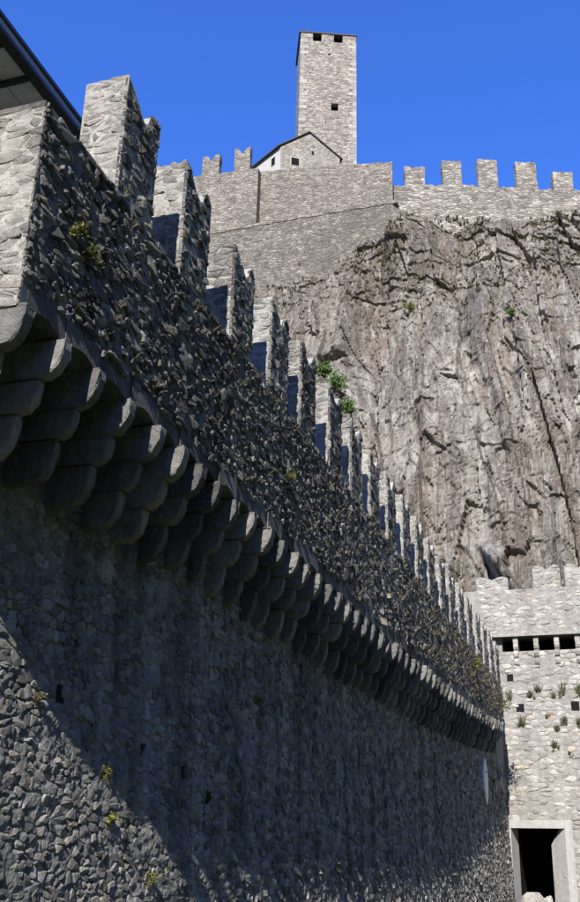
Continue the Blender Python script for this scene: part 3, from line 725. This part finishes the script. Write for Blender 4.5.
# merlons on the gate wall
def gate_merlon(x0, x1, zt, z0=TOPZ):
    w = x1 - x0; b_ = MB()
    out = [(0, 0), (1, 0), (1, .82), (.93, .96), (.80, 1.0), (.66, .93), (.5, .78), (.36, .92), (.22, 1.0), (.08, .96), (0, .84)]
    poly = [(x0 + u * w, z0 + v * (zt - z0)) for u, v in out]
    b_.prism(poly, lambda a, c: (a, G + 0.35, c), lambda a, c: (a, G - 0.28, c))
    b_.F = [f[::-1] for f in b_.F]
    up = sorted(out[2:], key=lambda p: p[0]); g = random.Random(int(x0 * 100))
    tz = lambda x: z0 + (zt - z0) * float(np.interp((x - x0) / w, [p[0] for p in up], [p[1] for p in up]))
    for poly in cells(x0, x1, z0, zt, 0.36, 0.2, g):
        cx = sum(p[0] for p in poly) / len(poly); cz = sum(p[1] for p in poly) / len(poly)
        if cz > tz(cx) - 0.06: continue
        s = stone_mesh(poly, lambda u, v, h: (u, G - 0.30 - h, min(v, tz(u))), g, proud=(-0.02, 0.02), tilt=0.08, gap=0.006, fine=False)
        if s: b_.add(*s, g.betavariate(1.8, 1.6))
    b_.build('merlon', M_GATE, gate)
gate_merlon(-7.4, -5.7, 15.0); gate_merlon(-4.38, -2.95, 15.5)
x = -2.72
while x < 8: gate_merlon(x, x + 1.45, 15.5); x += 2.6
GS = []
def glay(polys, place, skip, par, **kw):
    for poly in polys:
        cx = sum(p[0] for p in poly) / len(poly); cy = sum(p[1] for p in poly) / len(poly)
        if skip(cx, cy): continue
        s = stone_mesh(poly, place, rng, fine=False, **kw)
        if s: GS.append((par, s[0], s[1], rng.betavariate(2.0, 1.6)))
GH = [(-5.92, 9.62, .16, .18), (-5.5, 8.06, .2, .2), (-2.75, 8.1, .2, .22)]      # square sockets in the wall
def gskip(x, z):
    if FX0 - 0.1 < x < FX1 + 0.1 and z < FZ + 0.1: return True
    return any(abs(x - a) < c + 0.08 and abs(z - b) < d + 0.05 for a, b, c, d in GH)
glay(cells(-7.2, 3.0, -2.0, 10.97, 0.42, 0.22, rng), lambda u, v, h: (u, G - h, v), gskip, 'low', proud=(-0.022, 0.03), tilt=0.09, gap=0.008, bev=0.03)
glay(cells(3.0, XR, -2.0, 10.97, 0.7, 0.4, rng), lambda u, v, h: (u, G - h, v), gskip, 'low', proud=(-0.02, 0.06), tilt=0.09, gap=0.02)
glay(cells(-7.4, XR, 11.86, TOPZ, 0.42, 0.2, rng), lambda u, v, h: (u, G - 0.305 - h, v), lambda x, z: False, 'up', proud=(-0.03, 0.025), tilt=0.09, gap=0.006, bev=0.03)
def gscore(q):
    n = (len(q[1]) - 1) // 3; a, c = area3(q[1][2 * n:3 * n])
    return abs(a) if c and 0 < c[0] < 580 and 0 < c[1] < 902 and c[0] > 505 else 0
GS.sort(key=lambda q: -gscore(q))
for par, o in (('low', gbody), ('up', gup)):
    b_ = MB()
    for q, V, Fc, t in GS[300:]:
        if q == par: b_.add(V, Fc, t)
    tag(b_.build('rubble_stones', M_GATE, o), kind='stuff')
for q, V, Fc, t in GS[:300]: mk('stone', V, Fc, M_GATE, gbody if q == 'low' else gup, tones=t)
for a, c, d, e in GH:
    MB().box(a - d, a + d, G - 0.03, G + 0.005, c - e, c + e).build('socket_hole', M_VOID, gbody)
# string course, piers and small corbels of the slot row
MB().box(XL, XR, G - 0.42, G - 0.29, 11.70, 11.85).build('string_course', M_GATE, gate)
x = -5.51
while x < XR - 0.5:
    p = MB().box(x - 0.125, x + 0.125, G - 0.26, G + 1.0, 11.36, 11.745, rng.uniform(.4, .8)).build('pier', M_GATE, gate)
    for q, (za, zb, pr) in enumerate(((10.99, 11.35, 0.26), (10.60, 10.98, 0.24), (10.22, 10.59, 0.15))):
        V, Fc = rough_block([(0.05, za), (0.05, zb), (-pr, zb), (-pr - 0.02, zb - 0.15), (-pr + 0.03, za + 0.08), (-pr + 0.12, za)], x - 0.12, x + 0.12, rng, 0.02)
        V = [(yv, G + xv, zv) for xv, yv, zv in V]; Fc = [f[::-1] for f in Fc]
        mk('corbel_block', V, Fc, M_GATE, p, tones=rng.uniform(0.3, 0.9))
    if True: MB().box(x - 0.12, x + 0.12, G + 0.04, G + 1.0, 10.99, 11.355, .5).build('pier_base', M_GATE, p)
    x += 1.05
# doorway: splayed concrete frame and a deep dark passage
door = MB()
D0, D1 = -6.08, -4.47                      # inner opening
door.box(FX0, FX1, G - 0.10, G + 0.22, 2.23, FZ)                                         # lintel
door.build('door_lintel', M_CONCRETE, gate)
b_ = MB(); b_.prism([(FX0, G - 0.10), (FX0 + 0.14, G - 0.10), (D0, G + 0.85), (FX0, G + 0.85)], lambda a, c: (a, c, -1.7), lambda a, c: (a, c, 2.225)); b_.build('door_jamb', M_CONCRETE, gate)
b_ = MB()
Vr = [(FX1 - 0.02, G - 0.1, -1.7), (D1, G + 0.7, -1.7), (D1, G + 0.7, 1.50), (FX1 - 0.02, G - 0.1, 2.6)]
Vr += [(FX1 + 0.34, G - 0.1, -1.7), (D1 + 0.5, G + 0.7, -1.7), (D1 + 0.5, G + 0.7, 1.50), (FX1 + 0.34, G - 0.1, 2.6)]
b_.add(Vr, [(0, 1, 2, 3), (7, 6, 5, 4), (4, 5, 1, 0), (3, 2, 6, 7), (0, 3, 7, 4), (1, 5, 6, 2)][::-1]); b_.build('door_jamb', M_CONCRETE, gate)
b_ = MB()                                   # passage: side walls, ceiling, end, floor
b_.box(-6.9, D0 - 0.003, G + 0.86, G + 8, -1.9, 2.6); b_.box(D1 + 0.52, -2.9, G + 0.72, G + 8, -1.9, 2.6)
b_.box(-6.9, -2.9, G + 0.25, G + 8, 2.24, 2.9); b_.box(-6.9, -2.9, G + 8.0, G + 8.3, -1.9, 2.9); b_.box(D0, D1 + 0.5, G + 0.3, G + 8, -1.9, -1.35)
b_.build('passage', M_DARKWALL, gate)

# fallen blocks at the door foot
def boulder(name, c, r, seed, mat, label, group=None, cat='rock'):
    g = random.Random(seed); bm = bmesh.new(); bmesh.ops.create_icosphere(bm, subdivisions=2, radius=1)
    pl = [(Vector((g.gauss(0, 1), g.gauss(0, 1), g.gauss(0, 1))).normalized(), g.uniform(0.62, 0.9)) for _ in range(9)]
    for v in bm.verts:
        for n, d in pl:
            q = v.co.dot(n)
            if q > d: v.co -= n * (q - d)
        v.co = Vector((v.co.x * r[0], v.co.y * r[1], v.co.z * r[2])) + Vector(c)
    V = [tuple(v.co) for v in bm.verts]; bm.verts.index_update(); Fc = [tuple(v.index for v in f.verts) for f in bm.faces]; bm.free()
    return tag(mk(name, V, Fc, mat, tones=g.uniform(.4, .8)), label, cat, group)
boulder('boulder', (-5.45, G - 0.1, -1.15), (0.62, 0.5, 0.55), 3, M_GATE, 'broad pale boulder lying in the dark doorway of the gate wall')
boulder('boulder', (-4.68, G - 0.2, -1.25), (0.32, 0.35, 0.58), 5, M_GATE, 'small pale upright rock beside the right door jamb')

# ================================================================== CANOPY ROOF (top left)
roof = empty('canopy_roof', (-10.5, 8, 7.4))
tag(roof, 'dark steel edged flat canopy roof with grey soffit panels above the parapet end', 'roof')
EX, RZ = -7.60, 11.02; RY0, RY1 = 1.5, 12.6
MB().box(-14, EX - 0.02, RY0, RY1, RZ + 0.16, RZ + 0.24).build('roof_deck', M_DARKSTEEL, roof)
MB().box(EX - 0.05, EX, RY0, RY1, RZ + 0.055, RZ + 0.175).build('fascia', M_FASCIA, roof)
MB().box(EX - 0.06, EX + 0.03, RY0, RY1, RZ + 0.178, RZ + 0.245).build('fascia_cap', M_DARKSTEEL, roof)
MB().box(EX - 0.16, EX + 0.012, RY0, RY1, RZ - 0.01, RZ + 0.052).build('edge_trim', M_DARKSTEEL, roof)
ys = [9.44 - 0.72 * k for k in range(0, 12)][::-1] + [10.16, 10.9, 11.6, 12.3]
for y in ys: MB().box(-13.9, EX - 0.165, y - 0.035, y + 0.035, RZ - 0.03, RZ + 0.05).build('purlin', M_DARKSTEEL, roof)
ys2 = sorted(ys)
for a, c in zip(ys2[:-1], ys2[1:]):
    for x0, x1 in ((-8.20, EX - 0.165), (-10.2, -8.21), (-12.2, -10.21), (-13.9, -12.21)):
        MB().box(x0 + 0.004, x1 - 0.004, a + 0.037, c - 0.037, RZ + 0.05, RZ + 0.09).build('soffit_panel', M_SOFFIT, roof)
for y in (3.2, 7.0, 11.2): MB().tube([(-8.95, y, 7.35), (-8.95, y, RZ - 0.03)], 0.06, 0.06, 10).build('post', M_DARKSTEEL, roof)
MB().box(-14, -13.8, RY0, RY1, -1.7, RZ + 0.05).build('back_wall', M_PLASTER, roof)

# ================================================================== CASTLE ON THE ROCK
def line_wall(name, p0, ang, prof, zb, th, mat, label, rough=0.10, step=0.45):
    """prof: list of (s, top z); an upright wall with a slightly ragged top"""
    g = random.Random(sum(map(ord, name + label))); root = empty(name, (p0[0], p0[1], zb)); tag(root, label, 'wall')
    d = (math.cos(ang), math.sin(ang)); nrm = (d[1], -d[0])     # towards the camera
    s0, s1 = prof[0][0], prof[-1][0]; n = max(2, int((s1 - s0) / step))
    at = lambda s, o, z: (p0[0] + d[0] * s + nrm[0] * o, p0[1] + d[1] * s + nrm[1] * o, z)
    S = [s0 + (s1 - s0) * i / n for i in range(n + 1)]; Zt = [float(np.interp(s, [q[0] for q in prof], [q[1] for q in prof])) + g.uniform(-rough, rough) for s in S]
    V = []
    for s, z in zip(S, Zt): V += [at(s, 0, zb), at(s, 0, z), at(s, -th, z), at(s, -th, zb)]
    Fc = [(0, 1, 2, 3), (4 * n + 3, 4 * n + 2, 4 * n + 1, 4 * n)]
    for i in range(n):
        a = 4 * i; b = a + 4
        Fc += [(a, b, b + 1, a + 1), (a + 1, b + 1, b + 2, a + 2), (a + 2, b + 2, b + 3, a + 3)]
    mk('wall_body', V, Fc, mat, root)
    return root, at, g
def ragged_merlon(root, at, g, s0, s1, z0, z1, th, mat, swallow=False):
    n = 8; S = [s0 + (s1 - s0) * i / n for i in range(n + 1)]
    out = []
    for i in range(n + 1):
        t = i / n; dz = g.uniform(-0.07, 0.07)
        if swallow: dz += -0.75 * max(0, 1 - abs(t - 0.5) / 0.2)
        out.append((S[i] + (g.uniform(-.03, .03) if 0 < i < n else 0), z1 + dz))
    m = 5
    left = [(s0 + g.uniform(-.05, .05), z0 + (z1 - z0) * i / m) for i in range(1, m)]; right = [(s1 + g.uniform(-.05, .05), z0 + (z1 - z0) * i / m) for i in range(1, m)]
    poly = [(s0, z0 - 0.3), (s1, z0 - 0.3)] + right + out[::-1] + left[::-1]
    b_ = MB(); b_.prism(poly, lambda a, c: at(a, -th, c), lambda a, c: at(a, -0.012, c)); b_.build('merlon', mat, root)
# retaining wall
rw, rat, rg = line_wall('retaining_wall', (-34, 73), R(2), [(-12, 54.6), (0.5, 54.75), (9.7, 55.05), (18.0, 55.15), (18.6, 54.4), (19.4, 53.9)], 44, 2.2, M_RETAIN,
          'dark weathered retaining wall with level top below the castle walls on the rock', 0.05)
s_ = -11.5
while s_ < 17.9:
    w_ = rg.uniform(0.5, 1.1); zt_ = float(np.interp(s_, [-12, 0.5, 9.7, 18.2], [54.6, 54.75, 55.05, 55.15]))
    b_ = MB(); dzz = rg.uniform(-.05, .05); b_.prism([(s_, zt_ - .12 + dzz), (s_ + w_ - .03, zt_ - .12 + dzz), (s_ + w_ - .03, zt_ + .16 + dzz), (s_, zt_ + .16 + dzz)], lambda a, c: rat(a, -1.0, c), lambda a, c: rat(a, 0.06, c)); b_.build('coping_stone', M_CASTLE, rw)
    s_ += w_
root, at, g = line_wall('curtain_wall', (-35, 74.5), R(3), [(-10, 63.1), (0, 62.9), (5.85, 62.75)], 52, 1.2, M_CASTLE,
                        'castle wall section with two-horned merlons left of the gabled house', 0.06)
for s0, s1, z in ((-6.2, -4.5, 65.0), (-3.3, -1.6, 65.1), (0.05, 1.8, 65.15), (3.35, 4.95, 65.4)): ragged_merlon(root, at, g, s0, s1, 62.85, z, 0.7, M_CASTLE, True)
line_wall('curtain_wall', (-29, 75.8), R(11), [(-1.5, 63.05), (6, 63.15), (12.5, 63.25)], 52, 1.6, M_CASTLE, 'plain castle wall section in front of the tower and gabled house', 0.04)
root, at, g = line_wall('curtain_wall', (-17, 79), R(19.5), [(-0.6, 61.0), (6.7, 61.5), (10.2, 61.35), (18, 61.3), (30, 61)], 49, 1.3, M_RUBBLE,
                        'ragged rubble castle wall with five square merlons above the cliff edge', 0.14, 0.3)
for s0, s1, z in ((1.3, 3.25, 63.4), (4.95, 6.8, 64.3), (8.4, 10.3, 64.6), (12.1, 14.1, 64.4), (15.7, 17.6, 63.4), (19.3, 21.2, 63.6), (23, 24.8, 63.6)):
    ragged_merlon(root, at, g, s0, s1, 61.2, z, 0.8, M_RUBBLE)

# tower
tw = empty('castle_tower', (-28, 98, 60)); tag(tw, 'tall square stone castle tower with two top openings against the blue sky', 'tower')
ta = R(22.5); td = (math.cos(ta), math.sin(ta)); tn = (-td[1], td[0])
T = lambda s, o, z: (-31.83 + td[0] * s + tn[0] * o, 94.66 + td[1] * s + tn[1] * o, z)
TW, TD, TT = 7.12, 5.6, 99.55
def tbox(s0, s1, o0, o1, z0, z1, t=0.5):
    b_ = MB(); b_.prism([(s0, o0), (s1, o0), (s1, o1), (s0, o1)], lambda a, c: T(a, c, z0), lambda a, c: T(a, c, z1), t); return b_
OPEN = [(1.55, 2.68, 98.30, 99.52), (4.25, 5.40, 98.32, 99.52)]
WIN = [(3.98, 4.88, 87.3, 88.45)]
# front face in bands round the openings; wall shell 0.9 m thick
b_ = MB()
def tb(s0, s1, o0, o1, z0, z1):
    q = tbox(s0, s1, o0, o1, z0, z1); b_.add(q.V, q.F)
tb(0, TW, 0, 0.9, 60, 87.3); tb(0, 3.98, 0, 0.9, 87.3, 88.45); tb(4.88, TW, 0, 0.9, 87.3, 88.45); tb(0, TW, 0, 0.9, 88.45, 98.3)
tb(0, 1.55, 0, 0.9, 98.3, TT); tb(2.68, 4.25, 0, 0.9, 98.3, TT); tb(5.40, TW, 0, 0.9, 98.3, TT)
tb(0, 0.9, 0.9, TD, 60, TT); tb(TW - 0.9, TW, 0.9, TD, 60, TT); tb(0.9, TW - 0.9, TD - 0.9, TD, 60, TT)
b_.build('wall_body', M_TOWER, tw)
z = 76.0; k = 0; M_QUOIN = stone_material('quoin_stone', PALE, 3, 0.03, 0.2, 12, 0.3); gq = random.Random(4)
while z < TT - 1.6:
    h = gq.uniform(0.38, 0.6); w0, w1 = (0.95, 0.5) if k % 2 else (0.5, 0.95)
    for s0, s1 in ((-0.025, w0 * gq.uniform(.8, 1.1)), (TW - w1 * gq.uniform(.8, 1.1), TW + 0.025)):
        q = tbox(s0, s1, -0.03, 0.5 if s0 > 0 else w1, z + .015, z + h - .015, gq.betavariate(2, 1.6)); q.build('quoin', M_QUOIN, tw)
    z += h; k += 1
rf = tbox(-0.22, TW + 0.10, -0.10, TD + 0.3, TT + 0.003, TT + 0.22).build('roof', M_SLATE, tw)
for s0, s1, z0, z1 in OPEN: tbox(s0, s1, 0.7, 0.75, z0, z1).build('opening', M_VOID, tw)
for s0, s1, z0, z1 in WIN: tbox(s0, s1, 0.7, 0.75, z0, z1).build('window', M_VOID, tw)
for s, z, w, h in ((3.55, 96.1, .3, .3), (1.2, 93.0, .14, .16), (1.2, 90.2, .2, .12), (3.3, 85.2, .09, .6)): tbox(s, s + w, -0.012, 0.02, z, z + h).build('wall_slit', M_VOID, tw)

# gabled house beside the tower
hs_ = empty('gabled_house', (-31, 92, 60)); tag(hs_, 'gabled stone house with a dark roof edge at the foot of the tower', 'house')
A = Vector((-32.35, 89.9)); hd = Vector((math.cos(R(36)), math.sin(R(36)))); B = A + hd * 7.3; L = Vector((-37.6, 93.2)); ridge_dir = Vector((-0.75, 0.9)).normalized()
apex = A + hd * 3.45; EZ, AZ = 78.0, 80.75
C2 = B + Vector((-6, 7)); 
V = [(A.x, A.y, 60), (B.x, B.y, 60), (B.x, B.y, EZ + 0.1), (apex.x, apex.y, AZ), (A.x, A.y, EZ)]
back = Vector((-5.0, 7.0)); V += [(v[0] + back.x, v[1] + back.y, v[2]) for v in V]
mk('front_wall', V, [(0, 1, 2, 3, 4), (9, 8, 7, 6, 5), (1, 6, 7, 2)], M_HOUSE, hs_)
V = [(A.x, A.y, 60), (A.x, A.y, EZ), (L.x, L.y, EZ), (L.x, L.y, 60)]; V += [(v[0] + .5, v[1] + .6, v[2]) for v in V]
mk('side_wall', V, [(0, 1, 2, 3), (7, 6, 5, 4), (0, 4, 5, 1), (3, 2, 6, 7), (1, 5, 6, 2)], M_PLASTER, hs_)
def slab(pts, th):
    b_ = MB(); n = len(pts); V = [Vector(p) for p in pts] + [Vector(p) + Vector((0, 0, th)) for p in pts]
    b_.add([tuple(v) for v in V], [tuple(range(n - 1, -1, -1)), tuple(range(n, 2 * n))] + [(i, (i + 1) % n, n + (i + 1) % n, n + i) for i in range(n)]); return b_
o2 = -hd.orthogonal() * 0.0
fr = Vector((hd.y, -hd.x)) * 0.18
e1 = A - hd * 0.30 + fr; e2 = B + hd * 0.3 + fr; ax = apex + fr
dz = (AZ - EZ) / 3.45 * 0.30
Lb = L + (L - A).normalized() * 0.2 + Vector((-0.12, -0.25))
slab([(e1.x, e1.y, EZ - dz + .02), (ax.x, ax.y, AZ + .03), (apex.x + back.x, apex.y + back.y, AZ + .03), (Lb.x, Lb.y, EZ - dz + .02)], 0.16).build('roof_slope', M_SLATE, hs_)
slab([(ax.x, ax.y, AZ + .03), (e2.x, e2.y, EZ - dz + .12), (e2.x + back.x, e2.y + back.y, EZ - dz + .12), (apex.x + back.x, apex.y + back.y, AZ + .03)], 0.16).build('roof_slope', M_SLATE, hs_)
def hwin(s0, s1, z0, z1, base, d, n, w=0.10):
    """dark pane with a pale surround"""
    P = lambda a, o, z: (base.x + d.x * a + n.x * o, base.y + d.y * a + n.y * o, z)
    f = MB(); f.prism([(s0 - w, z0 - w), (s1 + w, z0 - w), (s1 + w, z1 + w), (s0 - w, z1 + w)], lambda a, c: P(a, -0.1, c), lambda a, c: P(a, 0.03, c))
    fo = f.build('window', M_PLASTER, hs_)
    MB().prism([(s0, z0), (s1, z0), (s1, z1), (s0, z1)], lambda a, c: P(a, 0.0, c), lambda a, c: P(a, 0.045, c)).build('pane', M_VOID, fo)
nf = Vector((hd.y, -hd.x))
hwin(1.30, 2.25, 75.6, 76.65, A, hd, nf); hwin(3.75, 4.05, 77.7, 78.2, A, hd, nf, 0.03)
ld = (L - A).normalized(); nl = Vector((-ld.y, ld.x)); nl = nl if nl.y < 0 else -nl
hwin(1.0, 1.65, 75.9, 77.0, A, ld, nl, 0.06)

# ================================================================== PLANTS
def tuft(mb, c, n, h, spread, g, up=Vector((0, 0, 1)), w=0.012, droop=0.35):
    c = Vector(c)
    for _ in range(n):
        a = g.uniform(0, 2 * math.pi); lean = g.uniform(0.1, 1) * spread
        d = (up + Vector((math.cos(a), math.sin(a), g.uniform(-.2, .3))) * lean).normalized()
        l = h * g.uniform(0.5, 1.1); side = d.cross(Vector((g.gauss(0, 1), g.gauss(0, 1), g.gauss(0, 1)))).normalized() * w * g.uniform(.6, 1.4)
        m = c + d * l * 0.55; e = c + d * l + Vector((0, 0, -droop * l * lean))
        mb.add([tuple(c - side), tuple(c + side), tuple(m + side), tuple(m - side), tuple(e)], [(0, 1, 2, 3), (3, 2, 4)], g.random())
def leafy(mb, sm, c, r, nst, g, leaf=0.1, out=Vector((0, -1, 0))):
    c = Vector(c)
    for _ in range(nst):
        d = (Vector((g.gauss(0, 1), g.gauss(0, 1), g.gauss(0, .8))) * 0.75 + out * 0.5 + Vector((0, 0, .55))).normalized()
        l = r * g.uniform(.5, 1.1); p1 = c + d * l * .5 + Vector((0, 0, .08 * r)); p2 = c + d * l + Vector((0, 0, -.12 * l))
        sm.tube([tuple(c), tuple(p1), tuple(p2)], 0.012 * r + .004, 0.004, 4)
        for k in range(14):
            t = g.uniform(.25, 1.05); p = (c.lerp(p1, t * 2) if t < .5 else p1.lerp(p2, t * 2 - 1)) + Vector((g.gauss(0, 1), g.gauss(0, 1), g.gauss(0, 1))) * 0.1 * r
            n = Vector((g.gauss(0, 1), g.gauss(0, 1) - .5, g.gauss(0, 1) + .8)).normalized(); a = n.orthogonal().normalized(); a.rotate(Matrix.Rotation(g.uniform(0, 6.28), 3, n)); b2 = n.cross(a)
            s = leaf * g.uniform(.6, 1.3)
            mb.add([tuple(p), tuple(p + a * s + b2 * s * .45 - n * s * .1), tuple(p + a * s * 2), tuple(p + a * s - b2 * s * .45 - n * s * .1)], [(0, 1, 2), (0, 2, 3)], g.random())
def bush(c, r, nst, seed, label, leaf=0.1, mat=None, name='leafy_bush', group=None):
    g = random.Random(seed); root = empty(name, c); tag(root, label, 'plant', group)
    mb = MB(); sm = MB(); leafy(mb, sm, c, r, nst, g, leaf)
    mb.build('foliage', mat or M_LEAF, root, origin=c); sm.build('stem', M_STEM, root, origin=c)
def cy(x, z): return float(cliff_y(np.array([x]), np.array([z]))[0])
for x, z, r, ns, sd, lb in ((-19.4, 34.3, 1.15, 34, 1, 'bright green bush below the small cave in the cliff, topmost of three'),
                            (-17.75, 31.9, 1.25, 36, 2, 'bright green bush in the cliff, middle of three beside the merlon tops'),
                            (-17.0, 30.2, 0.95, 26, 3, 'bright green bush in the cliff, lowest of three beside the merlon tops'),
                            (-5.46, 37.3, 0.5, 12, 4, 'small green bush high on the right of the cliff'),
                            (-13.24, 40.3, 0.8, 14, 5, 'loose yellow-green bush on a ledge in the middle of the cliff')):
    bush((x, cy(x, z) - 0.15, z), r, ns, sd, lb, 0.14 if r > .9 else 0.11, M_MOSS if sd == 5 else None)
# turf tufts along the upper rock
g = random.Random(21); mb = MB()
for _ in range(2200):
    z = 38 + 18 * math.sqrt(g.random()); x = g.uniform(-30, 3)
    if vn_ok := (float(vnoise(np.array([x / 3.0]), np.array([z / 2.2]), 5)[0]) > 0.52):
        y = cy(x, z); tuft(mb, (x, y - 0.02, z), 9, g.uniform(.15, .5), 0.9, g, Vector((0, -.6, .7)), 0.03)
tag(mb.build('cliff_turf', M_TURF), 'thin olive turf in the cracks of the upper cliff', 'grass', kind='stuff')
g2 = random.Random(77); mb = MB()
for _ in range(420):
    sx_ = g2.uniform(0, 22); zz = 55.2 + 2.6 * g2.random() ** 2
    x = -17 + math.cos(R(19.5)) * sx_; y = 79 + math.sin(R(19.5)) * sx_
    if float(vnoise(np.array([sx_ / 1.5]), np.array([zz / 1.0]), 8)[0]) > 0.5: tuft(mb, (x, y - 0.06, zz), 10, g2.uniform(.2, .55), .8, g2, Vector((.2, -.6, .8)), .035)
tag(mb.build('wall_turf', M_TURF), 'olive grass growing along the foot of the ragged upper castle wall', 'grass', kind='stuff')
# plants rooted in the gate wall
g = random.Random(5)
ORD = ['first', 'second', 'third', 'fourth', 'fifth', 'sixth', 'seventh', 'eighth', 'ninth', 'tenth']
ROWS = (('upper', ((-6.05, 8.6, .5), (-4.95, 8.65, .4), (-4.6, 8.9, .45), (-3.8, 8.6, .35), (-3.3, 8.75, .5), (-2.5, 8.7, .5))),
        ('middle', ((-5.4, 7.2, .5), (-4.2, 7.6, .3), (-3.75, 6.95, .55), (-3.35, 7.3, .45), (-2.6, 7.2, .4))),
        ('lower', ((-3.9, 6.1, .4), (-3.2, 5.8, .25), (-2.4, 6.3, .4))))
for row, items in ROWS:
    for k, (x, z, s_) in enumerate(items):
        mb = MB(); n = g.randint(26, 60); h_ = s_ * g.uniform(0.8, 1.7); tuft(mb, (x, G - 0.03, z - .1), n, h_, g.uniform(.45, .8), g, Vector((g.uniform(-.15, .15), -.35, .95)), 0.016, 0.35)
        for q in range(3): tuft(mb, (x + g.uniform(-.2, .2), G - 0.03, z - .1 + g.uniform(-.15, .1)), n // 4, h_ * .6, .8, g, Vector((0, -.4, .9)), 0.014, .4)
        dry = g.random() > .7
        tag(mb.build('wall_plant', M_DRY if dry else M_TUFT, origin=(x, G - .03, z - .1)),
            ('dry brown' if dry else 'spiky grey-green') + ' plant on the pale gate wall, ' + ORD[k] + ' from the left in the ' + row + ' row', 'plant', 'plants growing on the gate wall')
# weeds and stalks in the joints of the fortress wall
g = random.Random(9); mb = MB()
for _ in range(750):
    y = 9 + 42 * g.random() ** 0.62; z = g.uniform(tipz(y) + .35, SILL)
    tuft(mb, (FX + .01, y, z), g.randint(3, 7), g.uniform(.08, .26) * (1 if y < 30 else 1.35), 0.8, g, Vector((.6, 0, .6)), 0.007, .5)
tag(mb.build('parapet_weeds', M_DRY), 'dry weeds sprouting from the joints of the shaded parapet', 'grass', kind='stuff')
bush((FX + .0, 50.9, 7.6), .8, 16, 31, 'scruffy dry bush at the far end of the parapet beside the gate wall', .07, M_TUFT, 'wall_bush')
for y, z, r, sd, lb in ((9.25, 7.25, .22, 41, 'yellow-green weed clump on the parapet near its sunlit end, left of two'), (9.55, 7.1, .2, 42, 'yellow-green weed clump on the parapet near its sunlit end, right of two'),
                        (17.6, 7.1, .26, 43, 'yellow-green weed clump midway along the shaded parapet'), (42.0, 7.9, .5, 44, 'yellowish weed clump on the far stretch of the parapet')):
    bush((FX + .03, y, z), r, 14, sd, lb, .03 if y < 20 else .06, M_MOSS, 'weed_clump')
for y, z, r, sd, mt, lb in ((18.4, 2.9, .3, 51, M_LEAF, 'dark green fern in the shaded wall under the corbels'),
                            (12.9, 1.15, .13, 52, M_MOSS, 'tiny yellow-green sprig on the shade edge of the lower wall'), (13.1, 0.55, .15, 53, M_MOSS, 'yellow-green sprig low on the sunlit wall corner'),
                            (11.2, 1.9, .12, 54, M_DRY, 'small reddish dry sprig on the sunlit patch of lower wall'), (14.2, -0.15, .14, 55, M_MOSS, 'small yellow sprig at the foot of the shade edge')):
    bush((wallx(y, z) + .04, y, z), r, 9, sd, lb, .025, mt, 'wall_sprig')
